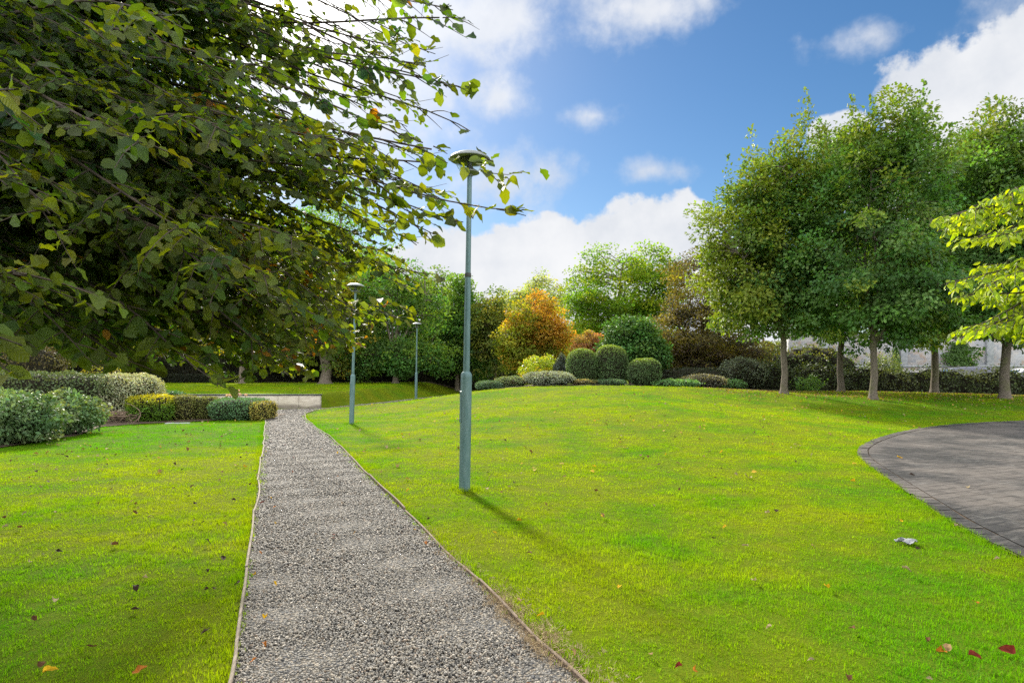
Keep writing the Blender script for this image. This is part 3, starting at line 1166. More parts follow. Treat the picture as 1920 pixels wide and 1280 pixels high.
def build_retaining_wall():
    r = empty('retaining_wall', (-16, WALL_Y, 0))
    tag(r, 'low cream rendered retaining wall with dark coping holding up the far lawn', 'wall')
    inv = np.array([16, -WALL_Y, 0])
    x1, x0 = -8.56, -25.0
    mb = MB()
    x = x1
    while x > x0:
        L = .93
        mb.box(np.array((x - L + .012, WALL_Y - .13, -.15)) + inv, np.array((x, WALL_Y + .13, .57)) + inv)
        x -= L
    mb.build('wall_body', M['render'], r, smooth=False, bevel=.008)
    mb = MB()
    mb.box(np.array((x0, WALL_Y - .10, -.15)) + inv, np.array((x1 - .02, WALL_Y + .10, .565)) + inv)
    mb.build('joint_filler', M['coping'], r, smooth=False)
    x = x1 + .03
    while x > x0:
        L = .93 * 2
        mb = MB()
        mb.box(np.array((x - L + .006, WALL_Y - .16, .572)) + inv, np.array((x, WALL_Y + .17, .628)) + inv)
        mb.build('coping', M['coping'], r, smooth=False, bevel=.008)
        x -= L


build_retaining_wall()


# ------------------------------------------------------------------ lamps
def paint_mat(name, c1, c2):
    m, g, out = mat_new(name)
    geo = g.node('ShaderNodeNewGeometry')
    p = geo.outputs['Position']
    mp = g.node('ShaderNodeMapping'); mp.inputs['Scale'].default_value = (1, 1, .25)
    g.put(mp.inputs[0], p)
    n = g.noise(mp.outputs[0], 14, 6, .65)
    c = g.mix(g.ramp(n, .3, .7), c1, c2)
    sp = g.ramp(g.noise(p, 70, 3, .6), .62, .72, 0, .7)
    c = g.mix(sp, c, (.34, .37, .36))
    sp2 = g.ramp(g.noise(p, 25, 4, .6), .6, .75, 0, .5)
    c = g.mix(sp2, c, (.05, .075, .05))
    b = pbsdf(g, c, .5, .45, .25, normal=bump(g, n, .15, .004))
    g.put(out.inputs['Surface'], b.outputs[0])
    return m


M['lamp_paint'] = paint_mat('lamp_paint', (.075, .145, .150), (.125, .200, .205))
M['lamp_grey'] = paint_mat('lamp_head_paint', (.14, .16, .15), (.24, .26, .25))
M['lamp_dark'] = plain_mat('lamp_dark', (.03, .032, .03), (.06, .06, .055), 20, .6, .4)


def lens_mat():
    m, g, out = mat_new('lamp_lens')
    b = g.node('ShaderNodeBsdfPrincipled')
    b.inputs['Base Color'].default_value = (.93, .95, .9, 1)
    b.inputs['Roughness'].default_value = .12
    b.inputs['Transmission Weight'].default_value = 1.0
    b.inputs['IOR'].default_value = 1.05
    tr = g.node('ShaderNodeBsdfTransparent')
    tr.inputs[0].default_value = (.95, .97, .95, 1)
    mx = g.node('ShaderNodeMixShader'); mx.inputs[0].default_value = .7
    g.put(mx.inputs[1], b.outputs[0]); g.put(mx.inputs[2], tr.outputs[0])
    g.put(out.inputs['Surface'], mx.outputs[0])
    return m


M['lens'] = lens_mat()


def make_lamp():
    r = empty('street_lamp', (0, 0, 0))
    mb = MB()
    mb.lathe([(0.0, -.25), (.074, -.25), (.074, 1.50), (.072, 1.535), (.060, 1.56), (.045, 1.575), (0, 1.575)], 28)
    mb.build('base_column', M['lamp_paint'], r)
    mb = MB()
    mb.lathe([(0.0, 1.57), (.043, 1.57), (.038, 2.86), (0, 2.86)], 20)
    mb.lathe([(0.0, 2.85), (.036, 2.85), (.031, 4.16), (0, 4.16)], 20)
    mb.build('pole', M['lamp_paint'], r)
    mb = MB()
    mb.lathe([(.0405, 2.82), (.0425, 2.825), (.0425, 2.87), (.0405, 2.875)], 20)
    mb.build('collar', M['lamp_dark'], r)
    # inspection door, on the side facing the path, standing proud of the column
    mb = MB()
    a = np.linspace(-.42, .42, 9)
    th = math.pi + .35
    prof = [(.0735, .90), (.083, .905), (.083, 1.315), (.0735, 1.32)]
    V = np.array([[(q * math.cos(th + t), q * math.sin(th + t), z) for t in a] for q, z in prof]).reshape(-1, 3)
    F4 = [[i * 9 + j, i * 9 + j + 1, (i + 1) * 9 + j + 1, (i + 1) * 9 + j] for i in range(3) for j in range(8)]
    F4 += [[0, 9, 18, 27], [8, 35, 26, 17]]
    mb.add(V, [np.array(F4)])
    d = mb.build('inspection_door', M['lamp_paint'], r)
    for z in (.935, 1.285):
        mb = MB()
        c = np.array((math.cos(th), math.sin(th), 0))
        mb.tube([c * .081 + (0, 0, z), c * .089 + (0, 0, z)], .011, 10)
        mb.build('lock', M['lamp_dark'], d)
    # lantern: lower dish, stem, glass cone, wide hat
    mb = MB()
    mb.lathe([(0, 4.15), (.040, 4.15), (.048, 4.17), (.105, 4.185), (.130, 4.195), (.131, 4.203), (.10, 4.225), (.055, 4.25), (.045, 4.27), (.030, 4.29), (.028, 4.40), (0, 4.40)], 32)
    mb.build('lamp_neck', M['lamp_grey'], r)
    mb = MB()
    mb.lathe([(.127, 4.206), (.17, 4.28), (.215, 4.365), (.212, 4.365), (.166, 4.28), (.124, 4.206)], 32)
    mb.build('lens', M['lens'], r)
    mb = MB()
    mb.lathe([(0, 4.395), (.12, 4.392), (.135, 4.375), (.205, 4.368), (.262, 4.362), (.272, 4.368), (.270, 4.380), (.245, 4.405), (.19, 4.435), (.10, 4.462), (0, 4.47)], 40)
    hat = mb.build('hat', M['lamp_grey'], r)
    mb = MB()
    mb.lathe([(.02, 4.366), (.128, 4.366), (.132, 4.371), (.02, 4.371)], 28)
    mb.build('gear_plate', M['lamp_dark'], hat)
    for k in range(3):
        mb = MB()
        t = k * 2.094 + .4
        mb.tube([(.11 * math.cos(t), .11 * math.sin(t), 4.205), (.19 * math.cos(t), .19 * math.sin(t), 4.366)], .004, 6)
        mb.build('strut', M['lamp_dark'], r)
    return r


def copy_tree(o, parent=None):
    c = o.copy()
    COL.objects.link(c)
    if parent is not None:
        c.parent = parent
    for ch in list(o.children):
        copy_tree(ch, c)
    return c


lamp = make_lamp()
lamps = [(lamp, 'nearest grey green lamp column on the lawn, its hat among beech twigs'),
         (copy_tree(lamp), 'middle lamp column of the three, left of the others, near the path bend'),
         (copy_tree(lamp), 'farthest and smallest lamp column, beside the thin strip of path below the far hedge')]
for (o, lb), (px, py, d, lean, rz) in zip(lamps, ((871, 920, 8.45, .016, 0), (659, 795, 19.6, .030, .1), (780, 749, 37.2, .014, .1))):
    x = (px - 960) / F * d
    o.location = (x, d, Hs(x, d))
    o.rotation_euler = (0, lean, rz)
    if py == 795:
        o.scale = (1, 1, .965)
    tag(o, lb, 'street lamp', 'lamp columns along the gravel path')


# ------------------------------------------------------------------ trees
def bez(p0, p1, p2, p3, n=9):
    t = np.linspace(0, 1, n)[:, None]
    return (1 - t) ** 3 * p0 + 3 * (1 - t) ** 2 * t * p1 + 3 * (1 - t) * t ** 2 * p2 + t ** 3 * p3


def rand_dirs(n):
    v = rng.normal(0, 1, (n, 3))
    return norm(v)


def crown_clusters(ells, n, shell=.55, squash_bottom=None):
    """cluster centres and outward directions inside a union of ellipsoids"""
    vols = np.array([e[3] * e[4] * e[5] for e in ells]) ** .7
    w = rng.choice(len(ells), n, p=vols / vols.sum())
    d = rand_dirs(n)
    ph = rng.uniform(0, 6.28, 6)
    lump = 1 + .16 * np.sin(3.1 * d[:, 0] + ph[0] + 2 * d[:, 2]) * np.sin(2.7 * d[:, 1] + ph[1]) + .10 * np.sin(5.3 * d[:, 2] + ph[2] + 4 * d[:, 0])
    r = rng.uniform(shell ** 2, 1, n) ** .5 * lump
    E = np.array(ells)[w]
    return E[:, :3] + d * E[:, 3:6] * r[:, None], d, r


def make_tree(name, label, cat, x, y, ells, trunk_r, fork, pal, ncl=260, per=60, leaf=.13, cl_r=.6, flat=.6, shell=.5, droop=.25,
              mat=None, bark=None, kind='far', group=None, lean=0.0, nlimb=6, trunk_pts=None, layered=False, up=.6, width=.42, z0=None, tufts=0):
    """ells: list of (dx, dy, z, rx, ry, rz) relative to the foot of the tree"""
    z0 = Hs(x, y) if z0 is None else z0
    root = empty(name, (x, y, z0))
    tag(root, label, cat, group)
    C, D, R = crown_clusters(ells, ncl, shell)
    keep = C[:, 2] > .25
    C, D, R = C[keep], D[keep], R[keep]
    top = max(e[2] + e[5] for e in ells)
    mid = np.average([e[:3] for e in ells], axis=0, weights=[e[3] * e[5] for e in ells])
    # trunk and limbs
    mb = MB()
    tp = np.array([[0, 0, -.3], [0, 0, .02], [0, 0, .12], [0, 0, .35], [lean * .2, 0, fork * .4], [lean * .6, 0, fork * .75], [lean, 0, fork]])
    tp[4:, :2] += rng.normal(0, trunk_r * .22, (3, 2))
    mb.tube(tp, [trunk_r * 2.0, trunk_r * 1.65, trunk_r * 1.3, trunk_r * 1.08, trunk_r, trunk_r * .93, trunk_r * .95], 12)
    limbs = []
    fk = tp[-1]
    for k in range(nlimb):
        if k == 0:
            tgt = np.array([mid[0] * .8, mid[1] * .8, fork + (top - fork) * .86])
        else:
            a = k / max(1, nlimb - 1) * 6.283 + rng.uniform(-.4, .4)
            e = ells[rng.integers(len(ells))]
            tgt = np.array([e[0] + e[3] * .62 * math.cos(a), e[1] + e[4] * .62 * math.sin(a), max(fork + .5, e[2] + e[5] * rng.uniform(-.25, .55))])
        p0 = fk - (0, 0, rng.uniform(0, .25) * min(1, fork))
        d = tgt - p0
        pts = bez(p0, p0 + np.array([d[0] * .22, d[1] * .22, abs(d[2]) * .45 + .15]), p0 + d * .7 + (0, 0, .1 * np.linalg.norm(d)), tgt, 9)
        pts[1:-1] += rng.normal(0, .03 * np.linalg.norm(d), pts[1:-1].shape) * .5
        mb.tube(pts, np.linspace(trunk_r * (.72 if k == 0 else .50), trunk_r * .10, 9), 7, cap=False)
        limbs.append(pts)
    LP = np.concatenate(limbs)
    # one twig from the nearest limb point to each cluster
    sub = np.arange(len(C))[:: max(1, len(C) // 170)]
    for i in sub:
        dd = np.linalg.norm(LP - C[i], axis=1) + np.maximum(0, LP[:, 2] - C[i][2]) * .8
        p0 = LP[np.argmin(dd)]
        q = C[i] - p0
        pts = np.stack([p0, p0 + q * .5 + (0, 0, .08 * np.linalg.norm(q)), C[i]])
        rr = min(trunk_r * .2, .012 + .012 * np.linalg.norm(q))
        mb.tube(pts, [rr, rr * .65, rr * .25], 4, cap=False)
    mb.build('trunk', bark or M['bark'], root, auto=60)
    # leaves
    n = len(C)
    rad = cl_r * rng.uniform(.6, 1.35, n)
    m = np.maximum(6, (per * (rad / cl_r) ** 2 * rng.uniform(.7, 1.2, n))).astype(int)
    ci = np.repeat(np.arange(n), m)
    N = len(ci)
    off = rand_dirs(N) * (rng.uniform(0, 1, N) ** .45)[:, None]
    off[:, 2] *= flat
    P = C[ci] + off * rad[ci][:, None]
    if layered:
        P[:, 2] -= .22 * np.hypot(off[:, 0], off[:, 1]) * rad[ci] * 1.0
    if tufts:
        # upright leading shoots on top of the crown
        k = rng.choice(np.where(C[:, 2] > np.quantile(C[:, 2], .72))[0], tufts)
        hgt = rng.uniform(.5, 1.5, tufts)
        for j, hh in zip(k, hgt):
            q = int(26 * hh)
            t = rng.uniform(0, 1, q)
            pp = C[j] + np.stack([rng.normal(0, .13, q) * (1.1 - t) * 1.6, rng.normal(0, .13, q) * (1.1 - t) * 1.6, rad[j] * .3 + t * hh], -1)
            P = np.vstack([P, pp]); ci = np.concatenate([ci, np.full(q, j)])
            off = np.vstack([off, np.tile([0, 0, 1.0], (q, 1))])
        N = len(ci)
    out = norm(P - (mid + np.array([0, 0, -.25 * (top - mid[2])])))
    nn = norm(out * .55 + np.array([0, 0, up]) + rng.normal(0, .45, (N, 3)))
    ax = norm(norm(off + 1e-3) * .7 + out * .5 + rng.normal(0, .5, (N, 3)) + np.array([0, 0, -droop]))
    P[:, 2] = np.maximum(P[:, 2], .12)
    tint = pal(C, D, ci, P, mid, top)
    L = leaf * rng.uniform(.7, 1.25, N)
    V, Fc, T, U = leaves(P, ax, nn, L, L * width, tint, kind, fold=rng.uniform(.1, .45, N), curl=rng.uniform(-.05, .3, N))
    mesh_np('crown', V, Fc, mat or M['leaf'], root, tint=T)
    return root


def palette(base, jit=.18, spots=(), top_col=None, side=None):
    """base colour with per-branch and per-leaf variation; spots: (colour, share of branches)"""
    base = np.array(base)

    def f(C, D, ci, P, mid, top):
        n = len(C)
        c = np.tile(base, (n, 1)) * rng.uniform(1 - jit, 1 + jit, (n, 1)) * (1 + rng.normal(0, .07, (n, 3)))
        for col, share in spots:
            k = rng.uniform(0, 1, n) < share
            f_ = rng.uniform(.4, 1, (n, 1))
            c[k] = (c * (1 - f_) + np.array(col) * f_)[k]
        if top_col is not None:
            t = np.clip((C[:, 2] / top - top_col[1]) / (1 - top_col[1]), 0, 1)[:, None] * rng.uniform(.3, 1, (n, 1))
            c = c * (1 - t) + np.array(top_col[0]) * t
        if side is not None:      # (colour, direction, threshold): leaves turned by autumn on one side of the crown
            s = (D @ np.array(side[1]))
            t = np.clip((s - side[2]) / .5, 0, 1)[:, None] * rng.uniform(.4, 1, (n, 1))
            c = c * (1 - t) + np.array(side[0]) * t
        o = c[ci] * rng.uniform(.72, 1.3, (len(ci), 1)) * (1 + rng.normal(0, .06, (len(ci), 3)))
        return np.clip(o, .003, .8)
    return f


def PX(px, d):
    return (px - 960) / F * d


def ZP(py, d):
    return EYE - (py - HZ) / F * d


def ell(px, d, top, bot, w, tx, tz, dd=0.0, ry=None):
    """crown lobe from its extent in the photo, relative to a foot at x=tx, z=tz"""
    zt, zb = ZP(top, d), ZP(bot, d)
    rx = w / F * d / 2
    return (PX(px, d) - tx, dd, (zt + zb) / 2 - tz, rx, ry or rx, (zt - zb) / 2)


GREEN = (.040, .095, .018)
DEEP = (.026, .068, .020)
OLIVE = (.115, .125, .018)
YEL = (.28, .24, .02)

# the five maples on the right
for (px, d, r, lobes, label, kw) in (
    (1470, 28, .134, [(1462, 300, 590, 190), (1508, 215, 470, 120), (1385, 350, 620, 160), (1440, 470, 640, 215), (1500, 470, 625, 150), (1440, 270, 480, 110)],
     'leftmost of the five maples on the lawn, yellowing on its left side', dict(side=((.22, .255, .025), (-1, 0, .1), .02), top=((.15, .175, .03), .68))),
    (1577, 33, .148, [(1582, 262, 620, 190), (1572, 245, 480, 110), (1580, 470, 650, 270)],
     'second maple from the left, set farther back than its neighbours', dict(top=((.13, .17, .03), .65))),
    (1637, 26, .132, [(1665, 210, 520, 250), (1685, 175, 360, 150), (1625, 235, 460, 130), (1640, 390, 640, 320), (1725, 440, 650, 220)],
     'middle maple of the five, trunk nearest the viewer with pale forked limbs', dict(top=((.18, .20, .025), .7))),
    (1752, 32, .165, [(1765, 270, 600, 240), (1815, 240, 480, 170), (1755, 470, 660, 280)],
     'fourth maple from the left, dark trunk before the ivy on the stone wall', dict(top=((.14, .16, .03), .7))),
    (1884, 27, .178, [(1890, 240, 540, 250), (1878, 185, 400, 110), (1945, 250, 540, 200), (1880, 430, 655, 260)],
     'rightmost and thickest maple trunk, partly behind the yellow green branch', dict(top=((.16, .17, .03), .66))),
):
    tx = PX(px, d); tz = Hs(tx, d)
    es = [ell(p, d, t, b, w, tx, tz, ry=max(w / F * d / 2 * .9, 1.6)) for (p, t, b, w) in lobes]
    make_tree('maple_tree', label, 'tree', tx, d, es, r, ZP(640, d) - tz, palette((.105, .205, .052), .30, [((.20, .26, .035), .18), ((.060, .14, .04), .22)],
              top_col=kw.get('top'), side=kw.get('side')), ncl=600, per=84, leaf=.135, cl_r=.60, flat=.62, shell=.38, bark=M['bark_maple'], mat=M['leaf_maple'], kind='lobed',
              group='maples on the right of the lawn', nlimb=8, width=.5, tufts=26)

# background trees (px of trunk, distance, lobes: px, top, bottom, width)
BG = [
    ('broadleaf_tree', 1150, 58, .42, [(1150, 470, 640, 190), (1105, 520, 690, 120), (1215, 470, 620, 130), (1180, 560, 700, 190), (1255, 465, 600, 90)],
     'big bright yellow green tree behind the clipped balls', dict(pal=palette((0.135, 0.240, 0.018), .35, [((0.23, 0.29, 0.02), .35), ((0.075, 0.160, 0.02), .25)]), ncl=460, per=90, leaf=.21, cl_r=1.15, shell=.55, flat=.5)),
    ('broadleaf_tree', 1015, 78, .35, [(1020, 508, 600, 60), (985, 535, 610, 70), (950, 545, 620, 60), (1045, 540, 600, 40)],
     'pale thin tree rising behind the orange tree', dict(pal=palette((0.293, 0.348, 0.113), .25), ncl=272, per=34, leaf=.26, cl_r=.9, shell=.5)),
    ('autumn_tree', 1000, 44, .16, [(1005, 552, 650, 100), (990, 580, 700, 120), (1035, 590, 690, 80), (965, 600, 700, 70)],
     'rounded tree turned orange and gold by autumn', dict(pal=palette((0.25, 0.245, 0.028), .35, [((0.40, 0.24, 0.03), .16), ((0.20, 0.25, 0.025), .30), ((0.12, 0.19, 0.025), .22)], side=((.52, .255, .05), (.7, -.1, .7), -.05)), ncl=576, per=52, leaf=.15, cl_r=.52, shell=.42)),
    ('acer', 1100, 41, .07, [(1098, 622, 668, 56), (1120, 630, 680, 40)],
     'small pinkish orange acer between the gold tree and the clipped balls', dict(pal=palette((0.42, 0.22, 0.12), .25, [((0.30, 0.27, 0.05), .5)]), ncl=128, per=46, leaf=.11, cl_r=.34, shell=.4, layered=True, flat=.3)),
    ('evergreen_tree', 1185, 39, .16, [(1185, 590, 700, 100), (1160, 620, 715, 70), (1215, 625, 715, 80)],
     'dense dark green evergreen behind the clipped balls', dict(pal=palette((0.078, 0.178, 0.043), .25, [((0.123, 0.232, 0.043), .2)]), ncl=480, per=56, leaf=.16, cl_r=.5, shell=.62, mat='leaf_gloss')),
    ('copper_beech', 1318, 41, .26, [(1300, 470, 610, 110), (1265, 570, 690, 110), (1330, 560, 720, 170), (1385, 620, 720, 130), (1290, 640, 725, 130)],
     'copper beech with drooping bronze and purple sprays', dict(pal=palette((0.090, 0.078, 0.055), .35, [((0.19, 0.175, 0.035), .38), ((0.058, 0.046, 0.046), .32)], side=((.20, .165, .035), (-1, -.3, .2), .4)), ncl=672, per=60, leaf=.13, cl_r=.75, shell=.5, layered=True, flat=.28, droop=.4)),
    ('conifer_like_tree', 857, 52, .17, [(868, 505, 640, 50), (868, 560, 690, 86), (845, 600, 700, 70), (893, 640, 710, 70)],
     'dark green pointed tree just left of the nearest lamp column', dict(pal=palette((0.10, 0.21, 0.05), .3, [((0.17, 0.27, 0.05), .35)]), ncl=512, per=54, leaf=.2, cl_r=.62, shell=.45)),
    ('broadleaf_tree', 930, 50, .15, [(925, 545, 660, 70), (940, 580, 700, 70), (905, 560, 690, 50)],
     'olive green tree between the pointed dark tree and the gold tree', dict(pal=palette((0.17, 0.20, 0.045), .3, [((0.058, 0.123, 0.036), .35), ((0.246, 0.232, 0.029), .15)]), ncl=368, per=44, leaf=.18, cl_r=.58, shell=.4)),
    ('broadleaf_tree', 742, 47, .20, [(720, 490, 600, 150), (790, 520, 640, 90), (760, 630, 700, 130), (690, 630, 705, 90), (820, 640, 700, 60)],
     'open green tree on the far lawn behind the farthest lamp column', dict(pal=palette((0.085, 0.185, 0.046), .3, [((0.15, 0.24, 0.036), .35)]), ncl=460, per=46, leaf=.19, cl_r=.68, shell=.5, nlimb=8)),
    ('broadleaf_tree', 690, 58, .22, [(690, 470, 600, 150), (660, 540, 690, 120), (730, 560, 690, 110)],
     'mid green tree close in front of the far hedge, between the two lesser lamp columns', dict(pal=palette((.10, .19, .045), .3, [((.17, .24, .04), .3)]), ncl=380, per=50, leaf=.22, cl_r=.85, shell=.45)),
    ('broadleaf_tree', 812, 57, .2, [(812, 505, 620, 110), (790, 570, 690, 100), (840, 580, 690, 90)],
     'fresh green tree between the farthest lamp column and the pointed tree', dict(pal=palette((.11, .20, .04), .3, [((.19, .25, .04), .3)]), ncl=340, per=50, leaf=.22, cl_r=.75, shell=.45)),
    ('broadleaf_tree', 610, 46, .36, [(590, 420, 640, 170), (640, 520, 690, 120), (540, 540, 690, 120)],
     'thick trunked tree on the far lawn above the end of the cream wall', dict(pal=palette((0.109, 0.163, 0.031), .3, [((0.290, 0.246, 0.029), .3)]), ncl=480, per=48, leaf=.2, cl_r=.75, shell=.45)),
    ('broadleaf_tree', 455, 47, .27, [(440, 420, 660, 200), (500, 560, 690, 120)],
     'tree with pale split trunk on the far lawn behind the cream wall', dict(pal=palette((0.155, 0.178, 0.031), .3, [((0.290, 0.246, 0.029), .25)]), ncl=416, per=44, leaf=.2, cl_r=.75, shell=.45)),
    ('broadleaf_tree', 640, 72, .4, [(640, 330, 600, 170), (560, 420, 660, 170), (700, 470, 680, 130)],
     'tall tree beyond the hedge, showing through the overhanging twigs', dict(pal=palette((0.135, 0.258, 0.062), .3), ncl=512, per=40, leaf=.28, cl_r=1.1, shell=.5)),
    ('broadleaf_tree', 330, 56, .3, [(320, 430, 680, 240), (250, 520, 690, 140)],
     'yellow green tree at the left end of the far hedge', dict(pal=palette((0.186, 0.202, 0.031), .3, [((0.348, 0.290, 0.029), .3)]), ncl=480, per=42, leaf=.22, cl_r=.85, shell=.45)),
    ('broadleaf_tree', 110, 44, .25, [(100, 440, 680, 260), (10, 500, 690, 200)],
     'leafy tree behind the clipped hedges at the far left', dict(pal=palette((0.132, 0.178, 0.031), .3, [((0.290, 0.261, 0.029), .3)]), ncl=512, per=44, leaf=.18, cl_r=.75, shell=.45)),
]
for (name, px, d, r, lobes, label, kw) in BG:
    tx = PX(px, d); tz = Hs(tx, d)
    es = [ell(p, d, t, b, w, tx, tz) for (p, t, b, w) in lobes]
    kw = dict(kw)
    kw['mat'] = M[kw.get('mat', 'leaf_far')]
    low = min(e[2] - e[5] for e in es)
    make_tree('pointed_tree' if name == 'conifer_like_tree' else name, label, 'tree', tx, d, es, r, max(.5, low + .25 * (max(e[2] + e[5] for e in es) - low) * .5), group=None, bark=M['bark'] if name != 'copper_beech' else M['bark_dark'], **kw)


# ------------------------------------------------------------------ shrubs and hedges
def shrub(name, label, cat, x, y, rx, ry, h, col, n=5000, leaf=.05, power=2.4, group=None, jit=.2, spots=(), rz=0.0, lump=.10, out=.55, mat='leaf_gloss',
          top_col=None, depth=.14, hang=.1, width=.42, kind='far', z0=None, bottom=0.0, core=True, stems=0, tips=0.0):
    """clipped or loose shrub: a shell of small leaves round a dark twiggy inside"""
    z0 = Hs(x, y) if z0 is None else z0
    root = empty(name, (x, y, z0), rz)
    tag(root, label, cat, group)
    d = rand_dirs(n)
    ph = rng.uniform(0, 6.28, 8)

    def surf(d):
        q = (np.abs(d[:, 0]) ** power + np.abs(d[:, 1]) ** power + np.abs(d[:, 2]) ** power) ** (-1 / power)
        u = d * q[:, None]
        lm = 1 + lump * (np.sin(4.3 * u[:, 0] * max(1, rx) + ph[0]) * np.sin(4.1 * u[:, 1] * max(1, ry) + ph[1]) + .7 * np.sin(7.3 * u[:, 0] * max(1, rx) + ph[2] + 3 * u[:, 2]) * np.sin(6.1 * u[:, 2] + ph[3]))
        return u * lm[:, None]
    u = surf(d)
    dep = 1 - depth * rng.uniform(0, 1, n) ** 1.6 + tips * rng.uniform(0, 1, n) ** 6
    u = u * dep[:, None]
    zc = h * (.5 + bottom * .5); hz = h * (.5 - bottom * .5)
    S = np.array([rx, ry, hz])
    P = u * S + (0, 0, zc)
    P[:, 2] = np.maximum(P[:, 2], .02)
    nrm_ = norm(np.sign(d) * np.abs(u) ** (power - 1) / S)
    nn = norm(nrm_ * out + (0, 0, .25) + rng.normal(0, .5, (n, 3)))
    ax = norm(nrm_ * .45 + rng.normal(0, .6, (n, 3)) + (0, 0, .25 - hang))
    # blotches of growth
    cl = rand_dirs(40)
    ci = np.argmax(d @ cl.T, axis=1)
    base = np.tile(np.array(col), (40, 1)) * rng.uniform(1 - jit, 1 + jit, (40, 1))
    for sc, share in spots:
        k = rng.uniform(0, 1, 40) < share
        base[k] = sc
    T = base[ci] * rng.uniform(.7, 1.35, (n, 1)) * (1 + rng.normal(0, .06, (n, 3)))
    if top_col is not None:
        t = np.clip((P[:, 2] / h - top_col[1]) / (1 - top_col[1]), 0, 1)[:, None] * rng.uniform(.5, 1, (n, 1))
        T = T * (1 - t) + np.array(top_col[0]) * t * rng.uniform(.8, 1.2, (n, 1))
    L = leaf * rng.uniform(.7, 1.3, n)
    V, Fc, T, U = leaves(P, ax, nn, L, L * width, np.clip(T, .003, .8), kind, fold=rng.uniform(.1, .4, n), curl=rng.uniform(0, .25, n))
    mesh_np('foliage', V, Fc, M[mat], root, tint=T)
    if core:
        a = np.linspace(0, 2 * np.pi, 40, endpoint=False); b = np.linspace(-np.pi / 2, np.pi / 2, 20)
        A, B = np.meshgrid(a, b)
        dd = np.stack([np.cos(B) * np.cos(A), np.cos(B) * np.sin(A), np.sin(B)], -1).reshape(-1, 3)
        Vc = surf(dd) * (1 - depth * .8) * S + (0, 0, zc)
        Vc[:, 2] = np.maximum(Vc[:, 2], -.05)
        i, j = np.meshgrid(np.arange(19), np.arange(40), indexing='ij')
        Fq = np.stack([i * 40 + j, i * 40 + (j + 1) % 40, (i + 1) * 40 + (j + 1) % 40, (i + 1) * 40 + j], -1).reshape(-1, 4)
        mesh_np('twigs', Vc, [Fq], M['twig_core'], root, smooth=True)
    if stems:
        mb = MB()
        for k in range(stems):
            a = rng.uniform(0, 6.28)
            p0 = np.array([rx * .45 * math.cos(a), ry * .45 * math.sin(a), -.1])
            p1 = np.array([rx * .8 * math.cos(a), ry * .8 * math.sin(a), h * .6]) * rng.uniform(.7, 1, 3)
            mb.tube([p0, p0 * .4 + p1 * .6 + (0, 0, .05), p1], [.016, .012, .006], 5)
        mb.build('stems', M['twig'], root)
    return root


def shr(px, d, wpx, top, base_off=0.0, **kw):
    x = PX(px, d)
    z0 = Hs(x, d)
    h = ZP(top, d) - z0
    w = wpx / F * d / 2
    name, label = kw.pop('name'), kw.pop('label')
    ry = kw.pop('ry', w)
    return shrub(name, label, kw.pop('cat', 'shrub'), x, d, w, ry, h, kw.pop('col'), z0=z0, **kw)


# left bed
shrub('clipped_hedge', 'long dark green clipped hedge behind the loose glossy bushes at left', 'hedge', -15.55, 20.2, 2.9, 1.15, 1.55, (.105, .150, .062), n=26000, leaf=.06, power=4,
      rz=.52, lump=.07, tips=.05, jit=.25, depth=.10, out=.6)
shrub('clipped_hedge', 'rounded silvery variegated end of the clipped hedge above the brush pile', 'hedge', -13.0, 21.7, 1.05, 1.2, 1.50, (.32, .34, .21), n=17000, leaf=.055, power=3.2,
      rz=.45, lump=.08, tips=.06, jit=.2, depth=.12, out=.6, bottom=.0, spots=[((.22, .26, .13), .25)])
shrub('glossy_bush', 'loose glossy leaved bush nearest the viewer at the far left', 'shrub', -11.35, 14.2, 1.15, 1.0, 1.14, (.125, .200, .085), n=9000, leaf=.10, power=2.1, lump=.16, tips=.14,
      jit=.3, hang=.4, width=.28, spots=[((.17, .23, .10), .3), ((.08, .15, .06), .2)], depth=.32)
shrub('glossy_bush', 'second loose glossy bush, right of and behind the first, touching the hedge', 'shrub', -11.45, 16.3, .80, .85, 1.04, (.130, .210, .088), n=6000, leaf=.10, power=2.1, lump=.16, tips=.14,
      jit=.3, hang=.4, width=.28, spots=[((.18, .24, .10), .3), ((.08, .15, .06), .2)], depth=.32)
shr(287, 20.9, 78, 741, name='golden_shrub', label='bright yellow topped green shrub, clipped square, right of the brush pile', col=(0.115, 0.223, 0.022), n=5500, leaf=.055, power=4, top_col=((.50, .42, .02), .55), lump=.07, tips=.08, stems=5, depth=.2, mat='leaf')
shr(343, 21.4, 48, 741, name='clipped_bush', label='upright olive clipped bush just right of the yellow topped shrub', col=(0.182, 0.189, 0.054), n=4200, leaf=.04, power=4.5, lump=.04, jit=.2, stems=4)
shr(388, 21.7, 44, 744, name='clipped_bush', label='narrow olive clipped bush between its neighbour and the blue green one', col=(0.162, 0.182, 0.047), n=3800, leaf=.04, power=4.5, lump=.04, jit=.2, stems=4)
shr(452, 21.8, 96, 747, name='clipped_bush', label='wide low blue green clipped bush at the path corner', col=(0.101, 0.196, 0.088), n=7000, leaf=.045, power=4.5, lump=.04, jit=.15, top_col=((.09, .20, .10), .6), stems=5, ry=.9)
shr(495, 21.7, 26, 752, name='clipped_bush', label='small golden clipped bush against the gravel path', col=(0.324, 0.297, 0.068), n=2600, leaf=.04, power=4, lump=.05, ry=.8)
shr(318, 24.2, 60, 733, name='low_shrub', label='low dark green shrub behind the yellow topped shrub, before the cream wall', col=(0.068, 0.169, 0.068), n=3000, leaf=.06, power=2.6, lump=.1)


